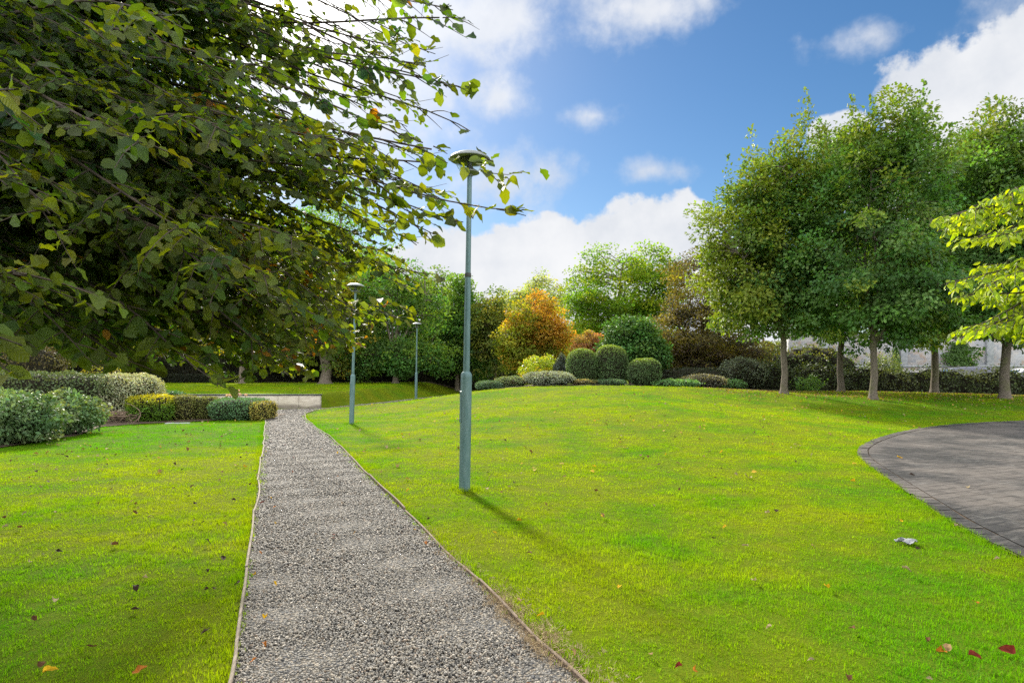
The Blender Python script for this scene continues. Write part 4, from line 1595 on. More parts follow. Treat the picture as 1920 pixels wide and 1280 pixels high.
def hydrangea():
    d = 23.0; x = PX(440, d)
    r = empty('flowering_shrub', (x, d, Hs(x, d)))
    tag(r, 'shrub with pale pink flower heads behind the blue green clipped bush', 'shrub')
    mb = MB()
    heads = [(rng.uniform(-.36, .36), rng.uniform(-.25, .25), rng.uniform(.74, .94)) for _ in range(11)]
    for hx, hy, hz in heads:
        mb.tube([(hx * .4, hy * .4, -.05), (hx * .8, hy * .8, .4), (hx, hy, hz)], [.01, .008, .006], 5)
    mb.build('stems', M['twig'], r)
    n = 1600
    P = np.stack([rng.uniform(-.5, .5, n), rng.uniform(-.35, .35, n), rng.uniform(.05, .66, n)], -1)
    V, Fc, T, U = leaves(P, rand_dirs(n) + (0, 0, .2), rand_dirs(n) + (0, 0, .7), .09, .035, np.array([[.07, .12, .03]]) * rng.uniform(.7, 1.3, (n, 1)), 'far')
    mesh_np('foliage', V, Fc, M['leaf'], r, tint=T)
    parts = []
    for hx, hy, hz in heads:
        n = 60
        dd = rand_dirs(n); P = np.array((hx, hy, hz)) + dd * np.array([.05, .05, .035])
        parts.append(leaves(P, np.cross(dd, rand_dirs(n)), dd, .04, .018, np.array([[.60, .46, .46]]) * rng.uniform(.75, 1.2, (n, 1)), 'far'))
    V, Fc, T, U = join_leaves(parts)
    mesh_np('flower_heads', V, Fc, M['leaf'], r, tint=T)


hydrangea()


def brush_pile():
    x, y = -12.55, 19.75
    r = empty('brush_pile', (x, y, Hs(x, y)), .35)
    tag(r, 'heap of dead branches and cuttings lying under the silvery hedge', 'brush pile')
    for k in range(5):
        a = rng.uniform(-.5, .5); L = rng.uniform(.7, 1.25)
        c = np.array([rng.uniform(-.45, .5), rng.uniform(-.2, .2), .06 + .06 * k])
        v = np.array([math.cos(a), math.sin(a), rng.uniform(-.08, .14)]) * L / 2
        mb = MB(); mb.tube([c - v, c + (0, 0, .06), c + v], [.035, .03, .018], 7); mb.build('branch', M['dead_wood'], r)
    mb = MB()
    p = bez(np.array([.75, -.1, .0]), np.array([1.15, 0, .25]), np.array([.9, .1, .5]), np.array([.55, .1, .62]), 10)
    mb.tube(p, np.linspace(.018, .007, 10), 6); mb.build('branch', M['dead_wood'], r)
    mb = MB()
    for k in range(60):
        c = np.array([rng.uniform(-.7, .95), rng.uniform(-.22, .25), rng.uniform(.04, .3)])
        v = rand_dirs(1)[0] * rng.uniform(.15, .38); v[2] *= .7
        mb.tube([c - v, c + rng.normal(0, .04, 3), c + v], [.007, .006, .003], 4)
    mb.build('twigs', M['dead_wood'], r)


M['dead_wood'] = plain_mat('dead_wood', (.11, .075, .05), (.26, .19, .135), 8, .85, .2)
brush_pile()

# hedges and shrubs far left, behind the clipped hedge
shrub('brown_bush', 'brownish loose bush rising behind the clipped hedge at the far left', 'shrub', PX(45, 24.5), 24.5, 1.5, 1.0, 2.6, (.16, .145, .055), n=5000, leaf=.07, power=2.2, lump=.14, tips=.12, spots=[((.09, .075, .05), .3)], mat='leaf')
shrub('yellow_bush', 'small bright yellow green bush peeping over the hedge', 'shrub', PX(190, 25.5), 25.5, .75, .7, 2.05, (.30, .30, .03), n=2500, leaf=.07, power=2.2, lump=.14, tips=.12, mat='leaf')


def multi_stem():
    d = 25.5; x = PX(108, d)
    r = empty('multi_stem_shrub', (x, d, Hs(x, d)))
    tag(r, 'cluster of pale bare upright stems behind the clipped hedge', 'shrub')
    mb = MB()
    tips = []
    for k in range(9):
        a = rng.uniform(0, 6.28); q = rng.uniform(.1, .75)
        p = np.array([q * math.cos(a), q * math.sin(a), rng.uniform(2.3, 3.0)])
        mb.tube([(p[0] * .2, p[1] * .2, -.1), (p[0] * .5, p[1] * .5, 1.2), p], [.035, .028, .014], 6)
        tips.append(p)
    mb.build('stems', M['bark'], r)
    n = 2600; ci = rng.integers(0, 9, n)
    P = np.array(tips)[ci] + rand_dirs(n) * .55
    V, Fc, T, U = leaves(P, rand_dirs(n), rand_dirs(n) + (0, 0, .6), .09, .04, np.array([[.10, .115, .03]]) * rng.uniform(.6, 1.4, (n, 1)), 'far')
    mesh_np('crown', V, Fc, M['leaf'], r, tint=T)


multi_stem()

# dark hedge along the back of the far lawn
def long_hedge(name, label, pts, thick, h, col, n, leaf, mat='leaf_gloss', jit=.3, top_wob=.15, gaps=0.0, dens_low=1.0, spots=(), core=.8):
    p = resample(pts, 60)
    c = p.mean(0); z0 = Hs(c[0], c[1])
    root = empty(name, (c[0], c[1], z0))
    tag(root, label, 'hedge')
    t = rng.uniform(0, 59, n)
    x = np.interp(t, np.arange(60), p[:, 0]); y = np.interp(t, np.arange(60), p[:, 1])
    tg = norm(np.gradient(p, axis=0)); k = t.astype(int)
    nx, ny = -tg[k, 1], tg[k, 0]
    face = rng.choice([-1, 1, 0], n, p=[.58, .22, .20])     # viewer side, far side, top
    wob = 1 + top_wob * (np.sin(t * .9) * .5 + np.sin(t * 2.3 + 1) * .3 + np.sin(t * 5.1) * .2)
    hh = h * wob
    v = rng.uniform(0, 1, n)
    off = np.where(face == 0, rng.uniform(-1, 1, n), face * (1 - .3 * rng.uniform(0, 1, n) ** 1.5))
    zz = np.where(face == 0, hh * (1 - .06 * rng.uniform(0, 1, n)), hh * v ** dens_low)
    bulge = 1 + .12 * np.sin(t * 1.7 + zz * 2) + .1 * np.sin(t * 4.1 + 2 + zz * 3)
    P = np.stack([x + nx * off * thick * bulge - c[0], y + ny * off * thick * bulge - c[1], zz], -1)
    P[:, 2] += H(P[:, 0] + c[0], P[:, 1] + c[1]) - z0
    if gaps:
        P += rng.normal(0, .13, P.shape)
        P[:, 2] = np.maximum(P[:, 2], H(P[:, 0] + c[0], P[:, 1] + c[1]) - z0 + .03)
    outn = np.stack([nx * off, ny * off, np.where(face == 0, 1.2, .25)], -1)
    if gaps:
        g_ = np.sin(t * 3.3 + zz * 3.1) * np.sin(t * 1.9 - zz * 4.2 + 1) + rng.normal(0, .25, n)
        kk = g_ > -gaps
        P, outn, n = P[kk], outn[kk], int(kk.sum())
    bc = np.tile(np.array(col), (n, 1))
    for sc, share in spots:
        s_ = np.sin(P[:, 0] * .8 + 3) * np.sin(P[:, 2] * 1.7 + P[:, 0] * .5) > 1 - 2 * share
        bc[s_] = sc
    T = bc * rng.uniform(1 - jit, 1 + jit, (n, 1)) * rng.uniform(.7, 1.3, (n, 1))
    L = leaf * rng.uniform(.7, 1.3, n)
    V, Fc, T, U = leaves(P, norm(outn) * .5 + rng.normal(0, .6, (n, 3)), norm(outn) + rng.normal(0, .5, (n, 3)), L, L * .42, np.clip(T, .003, 1), 'far', fold=.25, curl=.15)
    mesh_np('foliage', V, Fc, M[mat], root, tint=T)
    if core:
        ring = []
        for o, z in ((-1, -.15), (-1, .9), (-.6, .97), (.6, .97), (1, .9), (1, -.15)):
            q = p + np.stack([-tg[:, 1], tg[:, 0]], -1) * o * thick * core
            tt = np.arange(60)
            w = h * (1 + top_wob * (np.sin(tt * .9) * .5 + np.sin(tt * 2.3 + 1) * .3 + np.sin(tt * 5.1) * .2))
            ring.append(np.stack([q[:, 0] - c[0], q[:, 1] - c[1], w * z * (.96 if z > 0 else 1) + H(q[:, 0], q[:, 1]) - z0], -1))
        Vc = np.stack(ring, 1); m = 6
        i = np.arange(59)[:, None] * m; j = np.arange(m)[None]; jj = (j + 1) % m
        Fq = np.stack([i + j, i + jj, i + m + jj, i + m + j], -1).reshape(-1, 4)
        caps = np.stack([np.arange(m)[::-1], np.arange(m) + 59 * m])
        mb = MB(); mb.add(Vc.reshape(-1, 3), [Fq, caps]); mb.build('twigs', M['twig_core'], root)
    return root


long_hedge('tall_hedge', 'long dark hedge closing the back of the far lawn behind the trees', [(-36, 50.6), (-24, 50.6), (-13, 50.8), (-7, 51.8), (-3.6, 55.2), (-1.6, 60.5)], .7, 2.15, (.030, .034, .018), 40000, .12, 'leaf', .4)
long_hedge('clipped_hedge', 'low leafy strip, shade put into its near black colour, left end of the far lawn', [(-28.5, 48.3), (-24, 48.2), (-19.8, 48.1)], .35, .62, (.02, .028, .014), 6000, .08, 'leaf', .3, .02)  # near-black leaf strip; the shade along the hedge base is put into its colour

# woods beyond the park, one mass of leaves
w = long_hedge('far_woodland', 'far mass of trees beyond the hedge', [(-110, 78), (-60, 84), (-25, 86), (0, 92), (25, 98), (50, 100)], 4.0, 6.0, (.10, .13, .03), 60000, .34, 'leaf', .45, .35, spots=[((.17, .17, .03), .2)])
tag(w, kind='stuff')
# shrub bed on the crest of the lawn
shr(918, 31.0, 50, 714, name='low_clipped_bush', label='low dark green clipped bush at the left tip of the crest bed', col=(0.088, 0.155, 0.081), n=3200, leaf=.05, power=3, lump=.05)
shr(958, 31.6, 58, 706, name='low_bush', label='loose grey green low bush left of the silver mound', col=(0.155, 0.209, 0.088), n=3200, leaf=.06, power=2.2, lump=.12, tips=.12, spots=[((.17, .15, .08), .25)])
shr(1030, 31.2, 96, 696, name='silver_mound', label='wide silvery grey green mound of a shrub on the lawn crest', col=(0.250, 0.290, 0.209), n=6500, leaf=.055, power=2.3, lump=.06, jit=.2)
shr(1012, 35.0, 66, 668, name='lime_bush', label='bright lime green bush behind the silver mound', col=(0.270, 0.351, 0.034), n=2600, leaf=.12, power=2.1, lump=.16, tips=.15, mat='leaf', spots=[((.38, .34, .03), .3)], depth=.4, core=False, stems=6)
shr(1053, 34.2, 32, 664, name='dwarf_conifer', label='small blue grey conifer between the lime bush and the clipped balls', col=(0.088, 0.115, 0.101), n=2600, leaf=.07, power=1.5, lump=.08, tips=.1, mat='leaf')
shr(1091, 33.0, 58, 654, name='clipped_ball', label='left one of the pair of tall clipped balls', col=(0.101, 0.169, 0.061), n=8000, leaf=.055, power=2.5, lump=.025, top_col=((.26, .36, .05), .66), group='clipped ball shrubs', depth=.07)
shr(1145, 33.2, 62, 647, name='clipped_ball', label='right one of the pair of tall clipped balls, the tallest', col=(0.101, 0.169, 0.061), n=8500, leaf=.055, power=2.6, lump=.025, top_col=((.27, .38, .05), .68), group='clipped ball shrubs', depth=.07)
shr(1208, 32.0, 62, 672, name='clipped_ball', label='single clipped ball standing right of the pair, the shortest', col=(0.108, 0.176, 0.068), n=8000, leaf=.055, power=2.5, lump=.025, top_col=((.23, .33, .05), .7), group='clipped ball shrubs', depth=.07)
shr(1095, 30.9, 50, 711, name='low_bush', label='low tawny ground bush in front of the left clipped ball', col=(0.189, 0.176, 0.074), n=2200, leaf=.05, power=2.2, lump=.12, spots=[((.08, .12, .05), .35)], mat='leaf')
shr(1145, 30.9, 62, 711, name='low_bush', label='low dark green ground bush in front of the right clipped ball', col=(0.088, 0.162, 0.074), n=2600, leaf=.05, power=2.2, lump=.12)
shr(1268, 31.6, 76, 713, name='leafy_ground_plant', label='row of fresh green leafy plants right of the shortest ball', col=(0.115, 0.236, 0.074), n=2200, leaf=.10, power=2.2, lump=.16, tips=.2)
shr(1318, 32.6, 78, 702, name='purple_grey_bush', label='dusty purple grey low bush under the copper beech', col=(.150, .150, .120), n=4200, leaf=.055, power=2.3, lump=.12, tips=.1, mat='leaf')
shr(1362, 35.0, 60, 712, name='leafy_ground_plant', label='low green plants at the right end of the crest bed', col=(0.101, 0.209, 0.068), n=1800, leaf=.10, power=2.2, lump=.16, tips=.2)
shr(1392, 36.5, 84, 672, name='grey_green_bush', label='grey green rounded bush between the copper beech and the leftmost maple', col=(0.115, 0.142, 0.088), n=5200, leaf=.075, power=2.2, lump=.12, tips=.1)
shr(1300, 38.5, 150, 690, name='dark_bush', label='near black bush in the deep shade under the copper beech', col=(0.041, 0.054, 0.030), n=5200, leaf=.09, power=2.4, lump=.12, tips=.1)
shr(1518, 35.2, 38, 708, name='leafy_ground_plant', label='bright green seedling shrub between the first two maple trunks', col=(0.115, 0.223, 0.054), n=750, leaf=.11, power=2.0, lump=.3, tips=.7, mat='leaf', core=False, stems=4)
shr(1655, 40, 70, 662, name='loose_bush', label='thin leggy pale green bush behind the hedge before the stone wall', col=(0.135, 0.182, 0.068), n=2400, leaf=.10, power=1.8, lump=.2, tips=.3, mat='leaf', core=False, stems=6, depth=.5)
shr(1520, 40.5, 150, 650, name='loose_bush', label='tall mixed green bush behind the hedge between the first two maples', col=(0.081, 0.128, 0.041), n=5200, leaf=.10, power=2.0, lump=.16, tips=.2, mat='leaf', spots=[((.14, .16, .035), .25)])
long_hedge('loose_hedge', 'loose dark leaved hedge along the car park behind the maples', [(13.6, 36.6), (17, 37.4), (21, 37.5), (26, 37.0), (31, 36.0), (42, 34.5)], .75, 1.32, (.062, .086, .034), 22000, .115, 'leaf_gloss', .45, .26,
           gaps=.02, core=.10, spots=[((.085, .105, .045), .25)])


# ------------------------------------------------------------------ stone boundary wall, ivy and parked cars beyond the hedge
def stone_wall_mat():
    m, g, out = mat_new('rubble_stone')
    geo = g.node('ShaderNodeNewGeometry')
    sp = g.node('ShaderNodeSeparateXYZ'); g.put(sp.inputs[0], geo.outputs['Position'])
    cb = g.node('ShaderNodeCombineXYZ'); g.put(cb.inputs[0], sp.outputs[0]); g.put(cb.inputs[1], sp.outputs[2])
    wob = g.noise(cb.outputs[0], 1.6, 3, .6, col=True)
    vm = g.node('ShaderNodeVectorMath', operation='MULTIPLY_ADD')
    g.put(vm.inputs[0], wob); vm.inputs[1].default_value = (.16, .10, 0); g.put(vm.inputs[2], cb.outputs[0])
    br = g.node('ShaderNodeTexBrick')
    br.inputs['Scale'].default_value = 1
    br.inputs['Brick Width'].default_value = .52; br.inputs['Row Height'].default_value = .24
    br.inputs['Mortar Size'].default_value = .018; br.inputs['Mortar Smooth'].default_value = .5
    br.inputs['Color1'].default_value = (.24, .25, .27, 1); br.inputs['Color2'].default_value = (.36, .34, .32, 1)
    br.inputs['Mortar'].default_value = (.40, .39, .38, 1)
    g.put(br.inputs['Vector'], vm.outputs[0])
    n = g.noise(cb.outputs[0], 1.1, 5, .6)
    c = g.mix(g.ramp(n, .52, .64, 0, .6), br.outputs['Color'], (.30, .20, .13))
    c = g.mix(g.ramp(g.noise(cb.outputs[0], .5, 4), .5, .7, 0, .5), c, (.40, .42, .46))
    b = pbsdf(g, c, .9, .15, normal=bump(g, br.outputs['Fac'], .6, -.03))
    g.put(out.inputs['Surface'], b.outputs[0])
    return m


M['stone_wall'] = stone_wall_mat()
M['cut_stone'] = plain_mat('cut_stone', (.24, .26, .28), (.38, .39, .40), 3, .9, .15, 0, .5, .02)


def stone_wall():
    y = 60.0
    r = empty('stone_wall', (PX(1750, y), y, Hs(PX(1750, y), y)))
    tag(r, 'tall old grey stone boundary wall with piers seen under the maples', 'wall')
    o = np.array(r.location)
    x0, x1 = PX(1480, y), PX(2300, y)
    mb = MB(); mb.box(np.array((x0, y, -.3)) - o, np.array((x1, y + .6, 5.2)) - o); mb.build('wall_body', M['stone_wall'], r, smooth=False)
    mb = MB(); mb.box(np.array((x0, y - .22, -.3)) - o, np.array((x1, y - .003, 2.15)) - o); mb.build('plinth', M['stone_wall'], r, smooth=False)
    mb = MB(); mb.box(np.array((x0, y - .32, 2.153)) - o, np.array((x1, y - .003, 2.33)) - o); mb.build('ledge', M['cut_stone'], r, smooth=False, bevel=.02)
    mb = MB(); mb.box(np.array((x0, y - .1, 5.203)) - o, np.array((x1, y + .7, 5.42)) - o); mb.build('coping', M['cut_stone'], r, smooth=False, bevel=.02)
    for px in (1545, 1692, 1853, 2010, 2160):
        x = PX(px, y)
        mb = MB(); mb.box(np.array((x - .32, y - .30, 2.333)) - o, np.array((x + .32, y - .003, 5.2)) - o); mb.build('pier', M['cut_stone'], r, smooth=False, bevel=.015)
    # ivy is a plant of its own
    def ivy(label, pxc, wpx, z0, z1, n):
        cx = PX(pxc, y)
        e = empty('ivy', (cx, y - .35, z0)); tag(e, label, 'ivy')
        u = rng.normal(0, .45, n); v = rng.uniform(0, 1, n) ** 1.3
        w = wpx / F * y / 2 * (1.1 - .45 * v + .18 * np.sin(v * 9 + u * 3))
        P = np.stack([np.clip(u, -1.2, 1.2) * w, rng.uniform(-.25, .12, n) * (1.2 - v), v * (z1 - z0)], -1)
        V, Fc, T, U = leaves(P, rng.normal(0, .5, (n, 3)) + (0, -.3, -.5), rng.normal(0, .35, (n, 3)) + (0, -1, .3), .17, .08, np.array([[.085, .165, .04]]) * rng.uniform(.6, 1.4, (n, 1)), 'far')
        mesh_np('foliage', V, Fc, M['leaf'], e, tint=T)
        mb = MB()
        for k in range(6):
            q = rng.uniform(-.8, .8) * wpx / F * y / 2
            mb.tube([(q * .6, .1, 0), (q * .8, .12, (z1 - z0) * .4), (q, .12, (z1 - z0) * .9)], [.03, .02, .01], 5)
        mb.build('stems', M['twig'], e)
    ivy('broad sheet of ivy climbing the stone wall right of the dark maple trunk', 1793, 62, 2.35, 4.5, 2600)
    ivy('thin spray of ivy on the stone wall right of the middle maple trunk', 1675, 16, 1.4, 4.0, 700)
    ivy('green ivy spilling along the foot of the stone wall', 1668, 56, .35, 2.2, 2200)


stone_wall()


def car_paint(name, c, rough=.25):
    m, g, out = mat_new(name)
    b = pbsdf(g, c, rough, .5, .3)
    b.inputs['Coat Weight'].default_value = 1.0
    b.inputs['Coat Roughness'].default_value = .05
    g.put(out.inputs['Surface'], b.outputs[0])
    return m


M['car_glass'] = car_paint('car_glass', (.012, .015, .018), .05)
M['tyre'] = plain_mat('tyre', (.012, .012, .012), (.03, .03, .03), 20, .85, .2)
M['rim'] = car_paint('wheel_rim', (.4, .41, .42), .3)
M['light_glass'] = car_paint('headlamp_glass', (.6, .62, .65), .1)
M['light_red'] = car_paint('tail_lamp_glass', (.35, .02, .02), .15)
# outline of an estate car, side on: x along, z up
LOW = [(-2.12, .34), (-2.20, .50), (-2.18, .78), (-2.10, .98), (-1.2, 1.02), (1.05, .98), (1.75, .90), (2.12, .76), (2.22, .55), (2.16, .34)]
CAB = [(-2.06, .99), (-1.78, 1.52), (-1.55, 1.60), (-.4, 1.66), (.30, 1.60), (.62, 1.48), (1.30, .98)]


def make_car(paint):
    r = empty('parked_car', (0, 0, 0))

    def slab(prof, w0, w1, zlo, zhi):
        """profile swept across the width, drawn in towards the top"""
        V = []
        p = np.array(prof)
        for s in (-1, -.86, .86, 1):
            for (x, z) in p:
                t = np.clip((z - zlo) / (zhi - zlo), 0, 1)
                w = w0 + (w1 - w0) * t
                sh = 1 if abs(s) < .9 else .985
                V.append((x * sh, s * w, z * sh + (1 - sh) * .7))
        n = len(p)
        F4 = [[k * n + i, k * n + (i + 1) % n, (k + 1) * n + (i + 1) % n, (k + 1) * n + i] for k in range(3) for i in range(n)]
        mb = MB(); mb.add(V, [np.array(F4), np.array([list(range(n))[::-1]]), np.array([[3 * n + i for i in range(n)]])])
        return mb
    slab(LOW, .88, .84, .3, 1.0).build('body', paint, r, bevel=.04, auto=40)
    cab = slab(CAB, .80, .62, 1.0, 1.66).build('cabin', paint, r, bevel=.03, auto=40)
    # windows a few millimetres proud of the cabin
    for s in (-1, 1):
        mb = MB()
        for q in ([(-1.55, 1.06), (-1.45, 1.45), (-.62, 1.52), (-.62, 1.06)], [(-.54, 1.06), (-.54, 1.52), (.22, 1.50), (.22, 1.06)], [(.30, 1.06), (.30, 1.48), (.50, 1.42), (1.02, 1.06)]):
            V = []
            for x, z in q:
                t = (z - 1.0) / .66
                V.append((x, s * (.80 - .18 * t + .006), z))
            mb.add(V, [np.array([[0, 1, 2, 3]])])
        mb.build('side_window', M['car_glass'], r, smooth=False)
    for nm, (xa, za), (xb, zb) in (('windscreen', (1.25, 1.03), (.68, 1.45)), ('rear_window', (-2.06, 1.06), (-1.83, 1.46))):
        mb = MB()
        sg = .012 if xa > 0 else -.014
        wa, wb = .80 - .18 * (za - 1) / .66 - .06, .80 - .18 * (zb - 1) / .66 - .06
        mb.add([(xa + sg, -wa, za + .008), (xa + sg, wa, za + .008), (xb + sg, wb, zb + .008), (xb + sg, -wb, zb + .008)], [np.array([[0, 1, 2, 3]])])
        mb.build(nm, M['car_glass'], r, smooth=False)
    for x in (-1.32, 1.36):
        for s in (-1, 1):
            mb = MB(); mb.tube([(x, s * .70, .32), (x, s * .90, .32)], .32, 22)
            w = mb.build('wheel', M['tyre'], r, auto=40)
            mb = MB(); mb.tube([(x, s * .895, .32), (x, s * .91, .32)], .20, 18); mb.build('rim', M['rim'], w, auto=40)
    for s in (-1, 1):
        mb = MB(); mb.box((2.06, s * .62 - .16, .66), (2.19, s * .62 + .16, .80)); mb.build('headlight', M['light_glass'], r, smooth=False, bevel=.03)
        mb = MB(); mb.box((-2.20, s * .70 - .10, .70), (-2.10, s * .70 + .10, .98)); mb.build('tail_light', M['light_red'], r, smooth=False, bevel=.02)
    return r


for px, d, rz, col, label in ((1452, 44, .3, (.62, .63, .65), 'white parked car behind the leftmost maple trunk'),
                              (1500, 47.5, .2, (.42, .44, .48), 'silver grey parked car showing only its roof between two maple trunks'),
                              (1797, 43.0, 2.85, (.05, .055, .10), 'dark blue parked car behind the hedge right of the dark maple trunk'),
                              (1925, 44.5, 2.9, (.72, .72, .72), 'white parked car behind the hedge at the right edge')):
    c = make_car(car_paint('car_paint', col))
    x = PX(px, d)
    c.location = (x, d, Hs(x, d) + .0)
    c.rotation_euler = (0, 0, rz)
    tag(c, label, 'car', 'cars parked beyond the hedge')
# the car park they stand on
tag(strip('car_park', [(12.5, 41.5), (20, 40.6), (30, 39.6), (45, 38)], [(12.5, 58), (20, 59), (30, 59), (45, 59)], 30, plain_mat('car_park_asphalt', (.045, .045, .047), (.07, .07, .07), 3), .03), kind='structure')


# ------------------------------------------------------------------ overhanging tree at the left
def in_poly_px(P, poly):
    d = np.maximum(P[:, 1], .05)
    px = 960 + P[:, 0] / d * F
    py = HZ - (P[:, 2] - EYE) / d * F
    return px, py, inside(poly, px, py)


class Boughs:
    """drooping boughs with flat side sprays; collects wood and leaf seats"""
    def __init__(s):
        s.mb = MB(); s.P, s.A, s.N, s.L, s.ci = [], [], [], [], []
        s.nb = 0

    def twig(s, p0, dirn, length, r, leaf, gap, sag, up, second=True, ends=True, lift=0.0):
        n = max(3, int(length / .09))
        t = np.linspace(0, 1, n + 1)
        dirn = norm(dirn)
        wob = rng.normal(0, .018 * length, (n + 1, 3)).cumsum(0) * .35
        wob[0] = 0
        pts = p0 + dirn * (t * length)[:, None] + np.array([0, 0, -1.0]) * (sag * length * t ** 2)[:, None] + np.array([0, 0, 1.0]) * (lift * length * t ** 3)[:, None] + wob
        s.mb.tube(pts, np.linspace(r, max(.0010, r * .3), n + 1), 4 if r < .006 else 6, cap=False)
        side = norm(np.cross(dirn, [0, 0, 1.0]))
        m = max(2, int(length / gap))
        k = (np.arange(m) + rng.uniform(0, 1)) / m
        base = np.stack([np.interp(k, t, pts[:, j]) for j in range(3)], -1)
        sg = np.where(np.arange(m) % 2 == 0, 1.0, -1.0)
        tg = norm(np.stack([np.interp(k, t, np.gradient(pts[:, j])) for j in range(3)], -1))
        ax = tg * .75 + side * (sg * .8)[:, None] + rng.normal(0, .25, (m, 3)) + np.array([0, 0, -.22])
        s.P.append(base); s.A.append(norm(ax))
        s.N.append(norm(np.array([0, 0, 1.0]) + side * (-.2 * sg)[:, None] + rng.normal(0, .58, (m, 3)) + np.array([0, -.15, 0])))
        s.L.append(leaf * rng.uniform(.62, 1.18, m) * (1 - .25 * k))
        s.ci.append(np.full(m, s.nb))
        s.nb += 1
        if second and length > .3:
            q = int(length / .17)
            for i in range(q):
                kk = (i + .6) / q
                b = np.array([np.interp(kk, t, pts[:, j]) for j in range(3)])
                sd = 1 if i % 2 else -1
                s.twig(b, dirn * .7 + side * sd * .75 + rng.normal(0, .15, 3) + np.array([0, 0, -.1]), (length * .42) * (1 - .5 * kk) * rng.uniform(.7, 1.2), r * .45, leaf, gap, sag * .8, up, False)

    def bough(s, p0, p3, r0, leaf, gap, arch=.25, lat=1.0, t0=.2, lat_gap=.16, sag=.14, bare=0.0):
        d = p3 - p0
        ln = np.linalg.norm(d)
        n = max(8, int(ln / .22))
        pts = bez(p0, p0 + d * .33 + np.array([0, 0, arch * ln]), p0 + d * .72 + np.array([0, 0, arch * ln * .45]), p3, n)
        t = np.linspace(0, 1, n)
        for fq in (2.0, 3.7, 6.1):
            pts += (np.sin(t * fq * 3.14 + rng.uniform(0, 6)) * t)[:, None] * rng.normal(0, .022 * ln / fq, (1, 3))
        s.mb.tube(pts, r0 * (1 - t) ** .8 + .0022, 6, cap=False)
        tgv = norm(np.gradient(pts, axis=0))
        m = int(ln * (1 - t0) / lat_gap)
        for i in range(m):
            k = t0 + (1 - t0) * (i + rng.uniform(.2, .8)) / m
            b = np.array([np.interp(k, t, pts[:, j]) for j in range(3)])
            tg = norm(np.array([np.interp(k, t, tgv[:, j]) for j in range(3)]))
            side = norm(np.cross(tg, [0, 0, 1.0]))
            sd = 1 if i % 2 else -1
            L = lat * (1.05 - .75 * k) * rng.uniform(.55, 1.2)
            s.twig(b, tg * .8 + side * sd * rng.uniform(.5, .95) + rng.normal(0, .12, 3) + np.array([0, 0, rng.uniform(-.25, .12)]), L, .0058 * (1.2 - .6 * k), leaf, gap, sag, .2)
        s.twig(pts[-2], tgv[-1], .25 * lat + .12, .003, leaf * .9, gap * 1.4, .02, .2, False, lift=.25)


OUT_POLY = np.array([(-900, -900), (1000, -900), (890, -60), (858, 0), (862, 22), (905, 55), (968, 38), (972, 80), (915, 92), (862, 112), (898, 140), (895, 172), (850, 190), (888, 225), (893, 262), (850, 262),
                     (905, 285), (948, 300), (945, 320), (1040, 315), (1040, 338), (960, 350), (975, 365), (1000, 392), (995, 412), (900, 412), (858, 440), (795, 470), (760, 470), (800, 500), (840, 515), (838, 532), (770, 560), (812, 600), (790, 620),
                     (700, 640), (655, 660), (610, 690), (588, 715), (550, 712), (520, 690), (440, 735), (405, 725), (375, 690), (330, 680), (300, 702), (260, 690), (190, 690), (120, 668), (90, 645), (45, 665), (35, 705), (-20, 715), (-900, 800)])


